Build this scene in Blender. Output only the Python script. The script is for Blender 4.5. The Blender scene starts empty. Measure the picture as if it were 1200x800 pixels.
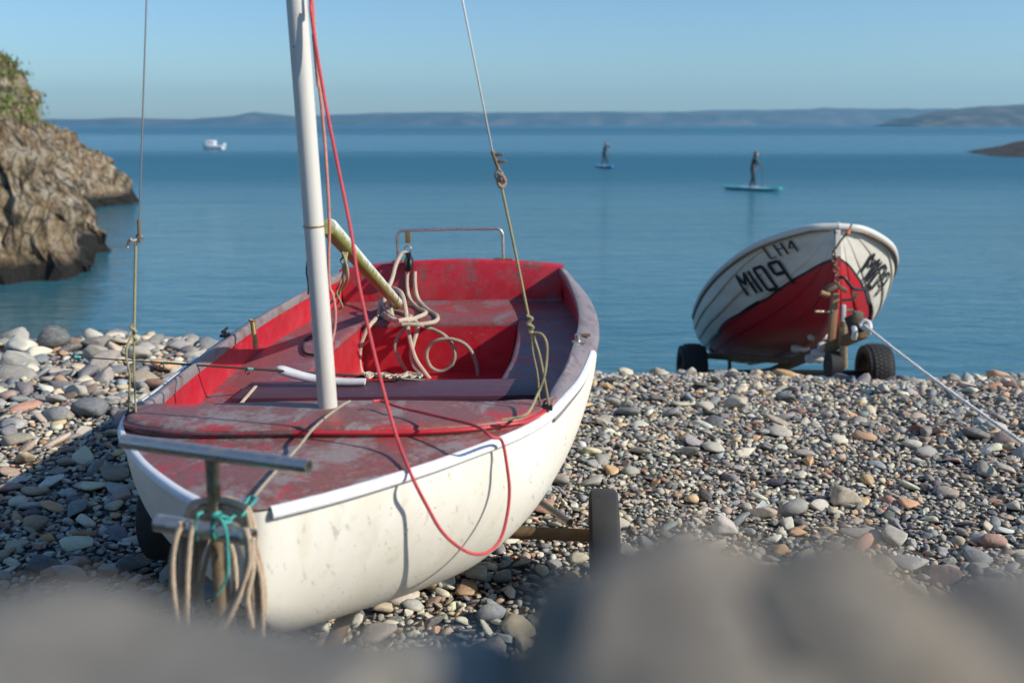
import bpy, bmesh, math, random
import numpy as np
from mathutils import Vector, Matrix, noise
random.seed(7); rng = np.random.default_rng(7)
S = bpy.context.scene; C = S.collection
R = math.radians
# ------------------------------------------------------------------ camera, world, sun, exposure
SEA = -3.1                       # sea level below the camera eye; world z = 0 is the sea
EYE = Vector((0, 0, 3.1)); PITCH = math.atan(254/1167)
cam = bpy.data.cameras.new('camera'); co = bpy.data.objects.new('camera', cam); C.objects.link(co)
co.location = EYE; co.rotation_euler = (math.pi/2-PITCH, 0, 0)
cam.lens = 35; cam.sensor_width = 36; cam.clip_start = .02; cam.clip_end = 20000
cam.dof.use_dof = True; cam.dof.focus_distance = 3.5; cam.dof.aperture_fstop = 2.7
S.camera = co
S.render.resolution_x = 1024; S.render.resolution_y = 682
SUN_EL, SUN_AZ = 32, 109         # azimuth clockwise from +Y
w = bpy.data.worlds.new('World'); S.world = w; w.use_nodes = True
nt = w.node_tree; bg = nt.nodes['Background']
sky = nt.nodes.new('ShaderNodeTexSky'); sky.sky_type = 'NISHITA'; sky.sun_disc = False
sky.sun_elevation = R(SUN_EL); sky.sun_rotation = R(SUN_AZ)
sky.air_density = 1.0; sky.dust_density = .5; sky.ozone_density = 1.8; sky.altitude = 0
tint = nt.nodes.new('ShaderNodeMix'); tint.data_type = 'RGBA'; tint.blend_type = 'MULTIPLY'
tint.inputs[0].default_value = 1; tint.inputs[7].default_value = (.618, .80, .975, 1)
nt.links.new(sky.outputs[0], tint.inputs[6]); nt.links.new(tint.outputs[2], bg.inputs[0])
bg.inputs[1].default_value = .105
sd = Vector((math.sin(R(SUN_AZ))*math.cos(R(SUN_EL)), math.cos(R(SUN_AZ))*math.cos(R(SUN_EL)), math.sin(R(SUN_EL))))
sl = bpy.data.lights.new('sun', 'SUN'); sl.energy = 4.1; sl.angle = R(.5); sl.color = (1, .925, .82)
so = bpy.data.objects.new('sun', sl); C.objects.link(so); so.rotation_euler = (-sd).to_track_quat('-Z', 'Y').to_euler(); so.location = (20, -10, 20)
S.view_settings.view_transform = 'Standard'; S.view_settings.look = 'None'; S.view_settings.gamma = 1
S.view_settings.exposure = .45

# ------------------------------------------------------------------ helpers
cP, sP = math.cos(PITCH), math.sin(PITCH)
def ray(x, y):                   # direction from the eye through a point of the photograph
    return Vector(((x-600)/1167, cP+(400-y)/1167*sP, -sP+(400-y)/1167*cP))
def at(x, y, Y):                 # world point at horizontal distance Y
    r = ray(x, y); return EYE + r*(Y/r.y)
def atz(x, y, z):
    r = ray(x, y); return EYE + r*((z-EYE.z)/r.z)

def props(o, label=None, cat=None, group=None, kind=None):
    if label: o['label'] = label
    if cat: o['category'] = cat
    if group: o['group'] = group
    if kind: o['kind'] = kind
    return o
def thing(name, label, cat, loc=(0, 0, 0), rot=(0, 0, 0), group=None):
    o = bpy.data.objects.new(name, None); C.objects.link(o); o.location = loc; o.rotation_euler = rot
    o.empty_display_size = .1
    return props(o, label, cat, group)
def link(name, me, mat, parent=None):
    o = bpy.data.objects.new(name, me); C.objects.link(o)
    if mat is not None and not me.materials: me.materials.append(mat)
    if parent is not None:
        o.parent = parent
    return o

class MB:
    """collects geometry in local coordinates, with UVs measured in metres"""
    def __init__(s): s.v = []; s.f = []; s.uv = []
    def add(s, vs, fs, uvs=None):
        n = len(s.v); s.v += [tuple(p) for p in vs]
        for i, f in enumerate(fs):
            s.f.append([a+n for a in f])
            s.uv += (uvs[i] if uvs else [(vs[a][0], vs[a][1]) for a in f])
    def grid(s, rows, closed=False, cap=False, flip=False):
        m = len(rows[0]); vs = [p for r in rows for p in r]; fs = []; uvs = []
        L = 0
        for i in range(len(rows)-1):
            L2 = L + (Vector(rows[i+1][0])-Vector(rows[i][0])).length
            for j in range(m if closed else m-1):
                k = (j+1) % m
                f = [i*m+j, i*m+k, (i+1)*m+k, (i+1)*m+j]; u = [(j/m, L), ((j+1)/m, L), ((j+1)/m, L2), (j/m, L2)]
                if flip: f.reverse(); u.reverse()
                fs.append(f); uvs.append(u)
            L = L2
        if cap:
            for f in ([j for j in range(m)][::-1], [(len(rows)-1)*m+j for j in range(m)]):
                fs.append(f); uvs.append([(0, 0)]*m)
        s.add(vs, fs, uvs)
    def tube(s, pts, r, n=8, cap=True):
        pts = [Vector(p) for p in pts]; rows = []
        t0 = (pts[1]-pts[0]).normalized(); a = t0.orthogonal().normalized()
        for i, p in enumerate(pts):
            t = (pts[min(i+1, len(pts)-1)]-pts[max(i-1, 0)]).normalized()
            a = (a-t*a.dot(t)).normalized(); b = t.cross(a)
            rr = r[i] if isinstance(r, (list, tuple)) else r
            rows.append([p+(a*math.cos(q)+b*math.sin(q))*rr for q in [2*math.pi*k/n for k in range(n)]])
        s.grid(rows, closed=True, cap=cap)
    def box(s, c, d, rot=None, bev=0):
        bm = bmesh.new(); bmesh.ops.create_cube(bm, size=1)
        for v in bm.verts: v.co = Vector((v.co.x*d[0], v.co.y*d[1], v.co.z*d[2]))
        if bev: bmesh.ops.bevel(bm, geom=bm.edges[:], offset=bev, segments=2, profile=.6, affect='EDGES')
        bm.verts.index_update()
        vs = [((rot @ v.co) if rot else v.co)+Vector(c) for v in bm.verts]
        s.add(vs, [[v.index for v in f.verts] for f in bm.faces]); bm.free()
    def lathe(s, prof, c=(0, 0, 0), axis='X', n=32):
        rows = []
        for k in range(n+1):
            q = 2*math.pi*k/n; row = []
            for (a, r) in prof:
                p = (a, r*math.cos(q), r*math.sin(q)) if axis == 'X' else (r*math.cos(q), r*math.sin(q), a)
                row.append(Vector(p)+Vector(c))
            rows.append(row)
        s.grid(rows, flip=(axis == 'X'))
    def build(s, name, mat, parent=None, off=None, smooth=True, angle=40):
        me = bpy.data.meshes.new(name)
        vs = [Vector(p)-Vector(off) for p in s.v] if off is not None else s.v
        me.from_pydata(vs, [], s.f); uv = me.uv_layers.new(name='UVMap')
        flat = np.array(s.uv, float).ravel()
        if len(flat) == 2*len(uv.data): uv.data.foreach_set('uv', flat)
        bm = bmesh.new(); bm.from_mesh(me)
        bmesh.ops.remove_doubles(bm, verts=bm.verts, dist=1e-5)
        bmesh.ops.recalc_face_normals(bm, faces=bm.faces)
        bm.to_mesh(me); bm.free()
        if smooth:
            me.shade_smooth(); me.set_sharp_from_angle(angle=R(angle))
        return link(name, me, mat, parent)

def smooth_path(pts, n=6, closed=False):
    P = [Vector(p) for p in pts]; out = []
    K = len(P)
    for i in range(K if closed else K-1):
        g = (lambda k: P[k % K]) if closed else (lambda k: P[k] if 0 <= k < K else (P[0]*2-P[1] if k < 0 else P[-1]*2-P[-2]))
        p0, p1, p2, p3 = g(i-1), g(i), g(i+1), g(i+2)
        for j in range(n):
            a = j/n
            out.append(.5*(2*p1+(p2-p0)*a+(2*p0-5*p1+4*p2-p3)*a*a+(3*p1-p0-3*p2+p3)*a**3))
    out.append(P[0] if closed else P[-1]); return out
def resample(pts, step):
    P = [Vector(p) for p in pts]; out = [P[0].copy()]; acc = 0
    for a, b in zip(P[:-1], P[1:]):
        L = (b-a).length; pos = step-acc
        while pos <= L: out.append(a.lerp(b, pos/L)); pos += step
        acc = L-(pos-step)
    return out
def twisted(mb, pts, r, pitch=.03, strands=3, step=.003, n=5, jit=0):
    P = resample(pts, step)
    if len(P) < 3: return
    t0 = (P[1]-P[0]).normalized(); a = t0.orthogonal().normalized(); fr = []
    for i, p in enumerate(P):
        t = (P[min(i+1, len(P)-1)]-P[max(i-1, 0)]).normalized(); a = (a-t*a.dot(t)).normalized(); fr.append((p, a.copy(), t.cross(a)))
    for k in range(strands):
        q = [p+(a*math.cos(2*math.pi*(i*step/pitch+k/strands))+b*math.sin(2*math.pi*(i*step/pitch+k/strands)))*r*.5 for i, (p, a, b) in enumerate(fr)]
        mb.tube(q, r*.56, n)

# ------------------------------------------------------------------ materials
def mat(name, base=(.5, .5, .5), rough=.6, metal=0, spec=.5):
    m = bpy.data.materials.new(name); m.use_nodes = True
    b = m.node_tree.nodes['Principled BSDF']; b.inputs['Base Color'].default_value = (*base, 1)
    b.inputs['Roughness'].default_value = rough; b.inputs['Metallic'].default_value = metal
    b.inputs['Specular IOR Level'].default_value = spec
    return m
class N:
    def __init__(s, m): s.t = m.node_tree; s.b = s.t.nodes.get('Principled BSDF')
    def n(s, typ, **kw):
        x = s.t.nodes.new(typ)
        for k, v in kw.items(): setattr(x, k, v)
        return x
    def l(s, a, b): s.t.links.new(a, b)
    def co(s, kind='Object'):
        return s.n('ShaderNodeTexCoord').outputs[kind]
    def mapped(s, vec, scale=(1, 1, 1), rot=(0, 0, 0)):
        m = s.n('ShaderNodeMapping'); m.inputs['Scale'].default_value = scale; m.inputs['Rotation'].default_value = rot
        s.l(vec, m.inputs[0]); return m.outputs[0]
    def noise(s, vec, scale, detail=6, rough=.6, dist=0):
        x = s.n('ShaderNodeTexNoise'); x.inputs['Scale'].default_value = scale; x.inputs['Detail'].default_value = detail
        x.inputs['Roughness'].default_value = rough; x.inputs['Distortion'].default_value = dist
        s.l(vec, x.inputs['Vector']); return x.outputs[0]
    def ramp(s, f, stops, mode='LINEAR'):
        x = s.n('ShaderNodeValToRGB'); e = x.color_ramp.elements; x.color_ramp.interpolation = mode
        while len(e) < len(stops): e.new(.5)
        for q, (p, c) in zip(e, stops):
            q.position = p; q.color = (*c, 1) if not isinstance(c, (int, float)) else (c, c, c, 1)
        s.l(f, x.inputs[0]); return x.outputs[0]
    def mix(s, f, a, b, mode='MIX'):
        x = s.n('ShaderNodeMix', data_type='RGBA', blend_type=mode)
        for v, i in ((f, 0), (a, 6), (b, 7)):
            if isinstance(v, (int, float)): x.inputs[i].default_value = v if i == 0 else (v, v, v, 1)
            elif isinstance(v, tuple): x.inputs[i].default_value = (*v, 1)
            else: s.l(v, x.inputs[i])
        return x.outputs[2]
    def math(s, op, a, b=0, c=None):
        x = s.n('ShaderNodeMath', operation=op)
        for i, v in enumerate((a, b, c)):
            if v is None: continue
            if isinstance(v, (int, float)): x.inputs[i].default_value = v
            else: s.l(v, x.inputs[i])
        return x.outputs[0]
    def col(s, c): s.l(c, s.b.inputs['Base Color'])
    def rough(s, c): s.l(c, s.b.inputs['Roughness'])
    def bump(s, h, strength=.3, dist=.01):
        x = s.n('ShaderNodeBump'); x.inputs['Strength'].default_value = strength; x.inputs['Distance'].default_value = dist
        s.l(h, x.inputs['Height']); s.l(x.outputs[0], s.b.inputs['Normal'])

def worn(name, amount, worn_col, red=(.50, .008, .022), scale=5, spots=.5):
    """red paint worn through to a dull undercoat; amount = share worn away"""
    m = mat(name, red, .45); k = N(m); v = k.co()
    a = k.noise(k.mapped(v, (1, .6, 1)), scale, 12, .78, .15); b = k.noise(k.mapped(v, (1, .3, 1)), scale*5, 8, .8, .1)
    s = k.math('ADD', k.math('MULTIPLY', a, .62), k.math('MULTIPLY', b, .38))
    c = 1-amount
    lo = .5+(c-.5)*.42
    mask = k.ramp(s, [(lo-.02, 0.), (lo+.05, 1.)])
    r2 = k.mix(k.ramp(k.noise(v, 2.2, 4, .5), [(.35, 0.), (.7, 1.)]), red, tuple(min(1, q*.72+.015) for q in red))
    fade = k.ramp(k.noise(v, 11, 7, .75), [(.45, 0.), (.8, .55)])
    r3 = k.mix(fade, r2, (.50, .09, .10))
    wc = k.mix(k.ramp(k.noise(k.mapped(v, (1, .5, 1)), 26, 10, .8, .2), [(.38, 0.), (.70, 1.)]), tuple(q*.8 for q in worn_col), tuple(q*1.9+.03 for q in worn_col))
    sp = k.ramp(k.noise(v, 60, 4, .7), [(.66, 0.), (.72, 1.)])
    c2 = k.mix(mask, r3, wc); c3 = k.mix(k.math('MULTIPLY', sp, spots), c2, (.42, .36, .33))
    k.col(c3); k.rough(k.ramp(mask, [(0, .38), (1, .62)]))
    k.bump(k.math('ADD', k.math('MULTIPLY', mask, -.5), k.noise(v, 90, 4, .6)), .25, .0015)
    return m
def faded(name, base, grey, red, grey_amt, red_amt, scale=6):
    """brown-red paint weathered to lilac grey in patches, with fresh red flecks"""
    m = mat(name, base, .5); k = N(m); v = k.co()
    a = k.noise(k.mapped(v, (1, .7, 1), (0, 0, .3)), scale, 12, .72, .5); b = k.noise(k.mapped(v, (1, .8, 1), (0, 0, -.4)), scale*1.3, 12, .74, .4); f = k.noise(v, 75, 8, .8)
    x = k.math('ADD', k.math('MULTIPLY', a, .8), k.math('MULTIPLY', f, .2)); y = k.math('ADD', k.math('MULTIPLY', b, .8), k.math('MULTIPLY', f, .2))
    g0 = .5+(.5-grey_amt)*.34; r0 = .5+(.5-red_amt)*.34
    c = k.mix(k.ramp(f, [(.35, 0.), (.65, 1.)]), tuple(q*.7 for q in base), tuple(q*1.25 for q in base))
    c = k.mix(k.ramp(x, [(g0-.03, 0.), (g0+.035, 1.)]), c, k.mix(k.ramp(f, [(.4, 0.), (.6, 1.)]), tuple(q*.82 for q in grey), grey))
    c = k.mix(k.ramp(y, [(r0-.01, 0.), (r0+.04, .85)]), c, red)
    c = k.mix(k.ramp(k.noise(v, 160, 4, .7), [(.64, 0.), (.68, .7)]), c, (.52, .47, .42))
    c = k.mix(k.ramp(k.noise(v, 45, 5, .7), [(.68, 0.), (.72, .6)]), c, (.05, .03, .03))
    k.col(c); k.rough(k.ramp(x, [(.4, .42), (.6, .6)])); k.bump(k.math('ADD', f, x), .22, .002); return m
M = {}
M['red_wall'] = worn('red_wall_paint', .16, (.16, .055, .06))
M['red_transom'] = worn('red_transom_paint', .44, (.12, .06, .055), scale=4)
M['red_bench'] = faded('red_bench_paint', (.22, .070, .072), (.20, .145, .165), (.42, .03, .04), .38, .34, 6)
M['deck'] = faded('worn_deck_paint', (.215, .080, .068), (.28, .225, .215), (.42, .035, .045), .40, .38, 7)
M['gunwale'] = faded('worn_gunwale_paint', (.19, .130, .125), (.25, .215, .22), (.38, .03, .035), .60, .10, 8)
M['red_edge'] = worn('red_edge_paint', .58, (.10, .045, .045), red=(.36, .015, .02), scale=10)  # worn bead paint, darkened to hold the shade on the left part
# thwart
m = mat('purple_thwart', (.06, .02, .035), .5); k = N(m); v = k.co()
g = k.noise(k.mapped(v, (1, 14, 14)), 6, 6, .6)
k.col(k.mix(k.ramp(k.noise(v, 70, 3, .7), [(.68, 0.), (.72, .8)]), k.mix(g, (.045, .016, .028), (.12, .05, .07)), (.45, .38, .38)))
k.bump(g, .2, .001); M['thwart'] = m
# white hull
m = mat('cream_hull', (.8, .76, .64), .38); k = N(m); v = k.co()
st = k.noise(k.mapped(v, (1.4, 2.2, .9)), 3.0, 8, .65, .6); fi = k.noise(v, 26, 8, .75)
sepz = k.n('ShaderNodeSeparateXYZ'); k.l(v, sepz.inputs[0])
low = k.ramp(k.math('ADD', sepz.outputs[2], k.math('MULTIPLY', st, .18)), [(.02, 1.), (.22, .25), (.46, 0.)])
c = k.mix(k.ramp(st, [(.35, 0.), (.75, .8)]), (.86, .84, .75), (.74, .70, .58))
c = k.mix(k.ramp(fi, [(.56, 0.), (.74, .45)]), c, (.48, .43, .33))
c = k.mix(k.math('MULTIPLY', low, .5), c, (.46, .36, .18))
sc = k.ramp(k.noise(k.mapped(v, (30, 3, 3), (0, 0, .5)), 2.5, 3, .5), [(.70, 0.), (.73, .5)])
c = k.mix(sc, c, (.50, .47, .42))
sr = k.ramp(k.noise(k.mapped(v, (60, 2.0, 14), (.5, 0, .1)), 1.6, 4, .6), [(.63, 0.), (.67, .55)]); c = k.mix(k.math('MULTIPLY', sr, k.ramp(k.noise(v, 2.1, 3, .5), [(.45, 0.), (.6, 1.)])), c, (.40, .36, .28))
ru = k.ramp(k.noise(k.mapped(v, (9, 9, .6)), 2.2, 5, .6), [(.58, 0.), (.74, .28)]); c = k.mix(ru, c, (.60, .52, .38))
vg = k.n('ShaderNodeTexVoronoi', feature='F1'); vg.inputs['Scale'].default_value = 38; vg.inputs['Randomness'].default_value = 1
k.l(v, vg.inputs['Vector'])
chip = k.math('MULTIPLY', k.ramp(vg.outputs['Distance'], [(.055, 1.), (.11, 0.)]), k.ramp(k.noise(v, 5, 3, .5), [(.5, 0.), (.6, .8)]))
c = k.mix(chip, c, (.10, .09, .07))
k.col(c); k.rough(k.ramp(fi, [(.3, .3), (.7, .55)])); k.bump(k.noise(v, 7, 4, .6), .06, .01); M['hull'] = m
m = mat('white_strake', (.82, .83, .84), .35); k = N(m); v = k.co()
k.col(k.mix(k.ramp(k.noise(v, 24, 8, .75), [(.5, 0.), (.75, .7)]), (.84, .85, .86), (.45, .42, .38))); M['strake'] = m
m = mat('mast_white', (.72, .71, .66), .45); k = N(m); v = k.co()
c = k.mix(k.ramp(k.noise(k.mapped(v, (1, 1, .25)), 10, 7, .7), [(.45, 0.), (.75, .7)]), (.60, .585, .53), (.42, .39, .33))
c = k.mix(k.ramp(k.noise(v, 90, 3, .6), [(.70, 0.), (.74, .8)]), c, (.2, .16, .1)); k.col(c); M['mast'] = m
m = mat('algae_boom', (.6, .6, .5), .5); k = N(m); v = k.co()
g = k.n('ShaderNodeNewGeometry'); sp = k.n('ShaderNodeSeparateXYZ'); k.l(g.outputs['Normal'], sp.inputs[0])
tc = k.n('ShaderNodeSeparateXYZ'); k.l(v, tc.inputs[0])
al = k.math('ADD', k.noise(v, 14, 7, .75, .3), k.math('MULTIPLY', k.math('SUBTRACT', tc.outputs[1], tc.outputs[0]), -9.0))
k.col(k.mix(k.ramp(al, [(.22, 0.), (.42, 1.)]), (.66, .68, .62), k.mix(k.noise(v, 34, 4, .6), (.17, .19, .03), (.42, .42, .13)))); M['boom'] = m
def steel(name, col=(.55, .53, .50), rust=.35, rough=.3):
    m = mat(name, col, rough, .9); k = N(m); v = k.co()
    r = k.ramp(k.noise(v, 30, 7, .75), [(.62-rust*.3, 0.), (.75-rust*.2, 1.)])
    k.col(k.mix(r, col, (.20, .13, .06))); k.l(k.math('SUBTRACT', .9, k.math('MULTIPLY', r, .6)), k.b.inputs['Metallic'])
    k.rough(k.ramp(k.noise(v, 60, 4, .6), [(.3, rough-.08), (.7, rough+.2)])); return m
M['steel'] = steel('brushed_steel', rust=.1)
M['steel_rust'] = steel('rust_stained_steel', (.5, .42, .30), rust=.75, rough=.4)
M['galv'] = steel('galvanised_steel', (.30, .28, .25), rust=.9, rough=.5)
M['rustbrown'] = steel('rusty_steel', (.16, .10, .06), rust=1.0, rough=.7)
M['dark'] = mat('black_fitting', (.012, .012, .013), .45)
M['brass'] = steel('old_brass', (.45, .30, .14), rust=.5, rough=.45)
def ropemat(name, a, b, scale=420, thr=.6, bump=True, c2=None):
    m = mat(name, a, .85); k = N(m); v = k.co('UV')
    q = k.noise(k.mapped(v, (6, 60, 1)), 3, 2, .5)
    col = k.mix(k.ramp(q, [(thr, 0.), (thr+.04, 1.)]), a, b)
    if c2: col = k.mix(k.ramp(k.noise(k.mapped(v, (8, 75, 1), (0, 0, .3)), 3.3, 2, .5), [(.62, 0.), (.66, 1.)]), col, c2)
    col = k.mix(k.ramp(k.noise(k.co(), 22, 5, .7), [(.4, 0.), (.75, .5)]), col, tuple(x*.45 for x in a))
    k.col(col)
    if bump:
        w = k.n('ShaderNodeTexWave'); w.inputs['Scale'].default_value = 40; w.bands_direction = 'DIAGONAL'; k.l(k.mapped(v, (.5, 4, 1)), w.inputs[0])
        k.bump(w.outputs[1], .4, .001)
    return m
M['sheet'] = ropemat('cream_sheet', (.52, .44, .34), (.62, .20, .13), thr=.66)
M['sheet_dark'] = ropemat('blue_fleck_sheet', (.42, .36, .25), (.05, .14, .25), thr=.56, c2=(.35, .22, .06))
M['redrope'] = ropemat('red_halyard', (.62, .075, .085), (.70, .22, .20), thr=.62)
M['pinkrope'] = ropemat('faded_pink_line', (.62, .20, .17), (.66, .38, .30), thr=.5)
M['hemp'] = ropemat('beige_hemp', (.54, .43, .31), (.38, .27, .17), thr=.6, bump=False)
M['yellowcord'] = ropemat('yellow_green_cord', (.42, .37, .19), (.28, .26, .13), thr=.5)
M['orangecord'] = ropemat('dull_orange_cord', (.36, .22, .15), (.42, .34, .22), thr=.5)
M['teal'] = ropemat('teal_twine', (.05, .42, .36), (.10, .55, .48), thr=.5)
M['wire'] = mat('stainless_wire', (.33, .32, .30), .4, .7)
M['blackcord'] = mat('black_cord', (.02, .018, .016), .8)
M['towrope'] = ropemat('white_tow_rope', (.72, .72, .70), (.5, .5, .5), thr=.6)
m = mat('black_rubber', (.016, .016, .017), .75); k = N(m); k.col(k.mix(k.noise(k.co(), 18, 6, .7), (.010, .010, .011), (.045, .043, .042))); k.bump(k.noise(k.co(), 70, 3, .6), .3, .002); M['rubber'] = m
M['rim'] = steel('dark_red_rim', (.16, .02, .02), rust=.6, rough=.6)
m = mat('white_wood', (.75, .76, .78), .6); k = N(m); k.col(k.mix(k.ramp(k.noise(k.co(), 14, 6, .7), [(.4, 0.), (.8, .7)]), (.62, .63, .64), (.38, .37, .36))); M['whitewood'] = m
m = mat('weathered_timber', (.36, .20, .10), .8); k = N(m); g = k.noise(k.mapped(k.co(), (20, 20, 2)), 3, 6, .6); k.col(k.mix(g, (.20, .10, .05), (.52, .31, .17))); k.bump(g, .4, .003); M['timber'] = m

# pebble colour: per-stone attribute or object colour, veined and speckled
def stonemat(name, src):
    m = mat(name, (.3, .3, .3), .78, spec=.35); k = N(m)
    if src == 'attr': a = k.n('ShaderNodeAttribute'); a.attribute_name = 'tone'; base = a.outputs['Color']; v = k.n('ShaderNodeNewGeometry').outputs['Position']
    else: a = k.n('ShaderNodeObjectInfo'); base = a.outputs['Color']; v = k.n('ShaderNodeNewGeometry').outputs['Position']
    n1 = k.noise(v, 45, 8, .7, .6); n2 = k.noise(k.mapped(v, (1, 1, 3.2), (.5, .3, 0)), 28, 5, .6, 1.2)
    c = k.mix(k.ramp(n1, [(.3, 0.), (.7, 1.)]), k.mix(.25, base, (.03, .03, .03)), k.mix(.22, base, (.60, .56, .48)))
    c = k.mix(k.ramp(n2, [(.60, 0.), (.66, .45)]), c, (.50, .46, .38))
    c = k.mix(k.ramp(k.noise(v, 210, 3, .6), [(.55, 0.), (.7, .35)]), c, (.06, .06, .06))
    k.col(c); k.bump(k.math('ADD', n1, k.math('MULTIPLY', n2, .5)), .55, .006); return m
M['pebble'] = stonemat('pebble_stone', 'attr'); M['stone'] = stonemat('beach_stone', 'obj')

# ------------------------------------------------------------------ ground
def sstep(a, b, x): t = min(1, max(0, (x-a)/(b-a))); return t*t*(3-2*t)
def crest_y(x): return 6.15 + .65*sstep(.5, -2.5, x) + .10*math.sin(x*1.7)+.05*math.sin(x*4.1+1)
def ground(x, y):               # world z
    yc = crest_y(x)
    z = -1.575 + .095*sstep(-.3, -2.6, x)*sstep(3.6, 6.6, y) + .018*math.sin(x*2.3+y*1.1)*math.sin(y*2.9-x)*sstep(6.3, 4.5, y)
    z += .05*sstep(1.5, -.5, y)-.055*sstep(4.6, 6.2, y)
    d = y-yc
    if d > 0: z -= .313*(d-.28*(1-math.exp(-d/.28)))
    return 3.1+max(z, -4.6)
def sheet(xs, ys, name, m, kind):
    mb = MB(); rows = [[(x, y, ground(x, y)) for x in xs] for y in ys]; mb.grid(rows)
    o = mb.build(name, m); props(o, kind=kind); return o
m = mat('shingle_base', (.12, .11, .10), .9); k = N(m); v = k.n('ShaderNodeNewGeometry').outputs['Position']
vo = k.n('ShaderNodeTexVoronoi'); vo.inputs['Scale'].default_value = 26; k.l(v, vo.inputs['Vector'])
hs = k.n('ShaderNodeSeparateColor'); k.l(vo.outputs['Color'], hs.inputs[0])
k.col(k.mix(k.ramp(vo.outputs['Distance'], [(.2, 0.), (.6, 1.)]), k.ramp(hs.outputs[0], [(0, (.07, .075, .085)), (.4, (.18, .175, .16)), (.75, (.28, .24, .18)), (1, (.12, .12, .13))]), (.03, .028, .026)))
k.bump(k.math('SUBTRACT', 1, vo.outputs['Distance']), .9, .03); M['shingle'] = m
xs = [-400, -120, -50, -25, -14, -9] + [round(-6+.2*i, 2) for i in range(61)] + [9, 14, 25, 50, 120, 400]
ys = [-400, -150, -60, -25, -10, -4, -2] + [round(-1+.2*i, 2) for i in range(70)] + [14, 18, 30, 46]
beach = sheet(xs, ys, 'beach', M['shingle'], 'structure')

# stones ------------------------------------------------------------
def proto(sub, seed, ang=.5):
    bm = bmesh.new(); bmesh.ops.create_icosphere(bm, subdivisions=sub, radius=1)
    o = Vector((seed*7.3, seed*3.1, seed*1.7)); rs = np.random.default_rng(seed)
    planes = [(Vector(rs.normal(size=3)).normalized(), rs.uniform(.42, .80)) for _ in range(10)]
    for vv in bm.verts:
        p = vv.co.normalized()
        r = 1+.30*noise.noise(p*1.1+o)+.14*noise.noise(p*2.3+o)
        q = p*r
        for nrm, d in planes:
            e = q.dot(nrm)-d
            if e > 0: q = q-nrm*e*min(1, ang*1.5)
        vv.co = q
    return bm
def proto_arr(sub, n, ang):
    V = []; F = None
    for s in range(n):
        bm = proto(sub, s+1+sub*50, ang[s % len(ang)]); V.append(np.array([v.co[:] for v in bm.verts])); F = np.array([[v.index for v in f.verts] for f in bm.faces]); bm.free()
    return V, F
PT, FT = proto_arr(1, 24, (.5, .66, .66)) if False else (None, None)
P1, F1 = proto_arr(2, 14, (.5, .66, .66)); P0, F0 = proto_arr(1, 24, (.5, .66, .66))
_rs = np.random.default_rng(5); _b = bmesh.new(); bmesh.ops.create_icosphere(_b, subdivisions=1, radius=1); _b.free()
_g = (1+5**.5)/2; _v = np.array([(-1, _g, 0), (1, _g, 0), (-1, -_g, 0), (1, -_g, 0), (0, -1, _g), (0, 1, _g), (0, -1, -_g), (0, 1, -_g), (_g, 0, -1), (_g, 0, 1), (-_g, 0, -1), (-_g, 0, 1)])/math.hypot(1, _g)
FT = np.array([(0, 11, 5), (0, 5, 1), (0, 1, 7), (0, 7, 10), (0, 10, 11), (1, 5, 9), (5, 11, 4), (11, 10, 2), (10, 7, 6), (7, 1, 8), (3, 9, 4), (3, 4, 2), (3, 2, 6), (3, 6, 8), (3, 8, 9), (4, 9, 5), (2, 4, 11), (6, 2, 10), (8, 6, 7), (9, 8, 1)])
PT = [_v*_rs.uniform(.78, 1.15, (12, 1))*1.05 for _ in range(24)]
PAL = [((.26, .27, .275), 18), ((.38, .375, .34), 20), ((.15, .165, .19), 14), ((.52, .49, .41), 17), ((.60, .51, .37), 14), ((.60, .53, .41), 9),
       ((.56, .33, .17), 9), ((.36, .18, .13), 4), ((.075, .08, .095), 7), ((.66, .62, .54), 5), ((.26, .31, .34), 9), ((.32, .23, .19), 6)]
pc = np.array([p[0] for p in PAL]); pw = np.array([p[1] for p in PAL], float); pw /= pw.sum()
stones = []            # x, y, length
cell = {}; CS = .10
def free(x, y, r):
    i, j = int(x//CS), int(y//CS)
    for a in range(i-2, i+3):
        for b in range(j-2, j+3):
            for (X, Y, rr) in cell.get((a, b), ()):
                if (X-x)**2+(Y-y)**2 < ((r+rr)*.60)**2: return False
    return True
def inview(x, y, mrg): return abs(x) < .56*y+mrg
def want(x, y):        # typical size: coarse cobbles up on the left, finer shingle on the right
    left = sstep(.2, -2.2, x); far = sstep(4.2, 6.2, y)
    return .043+.005*left+.024*left*far+.008*sstep(4.6, 6.2, y)+.010*noise.noise(Vector((x*.9, y*.9, 3)))
def throw(n, lo, hi, mrg=1.0, y0=1.9, y1=7.6):
    for _ in range(n):
        y = y0+(y1-y0)*random.random()**.85; x = random.uniform(-1, 1)*(.56*y+mrg)
        w0 = want(x, y); L = w0*random.uniform(lo, hi)
        if free(x, y, L*.42):
            stones.append((x, y, L)); cell.setdefault((int(x//CS), int(y//CS)), []).append((x, y, L*.42))
throw(900, 2.6, 3.8)
throw(5000, 1.5, 2.4); throw(34000, .9, 1.5); throw(90000, .55, .9)
throw(60000, .42, .55)
stones = [s for s in stones if inview(s[0], s[1], 1.0)]
print('stones', len(stones))
def stone_tf(x, y, L, k):
    a, b, c = L/2*random.uniform(.95, 1.1), L/2*random.uniform(.50, .82), L/2*random.uniform(.22, .46)
    z = ground(x, y)+c*random.uniform(.25, .9)+random.uniform(0, .010)
    E_ = Matrix.Rotation(random.uniform(0, 6.28), 3, 'Z') @ Matrix.Rotation(random.gauss(0, .25), 3, 'X') @ Matrix.Rotation(random.gauss(0, .25), 3, 'Y')
    return (x, y, z), (a, b, c), E_
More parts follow.
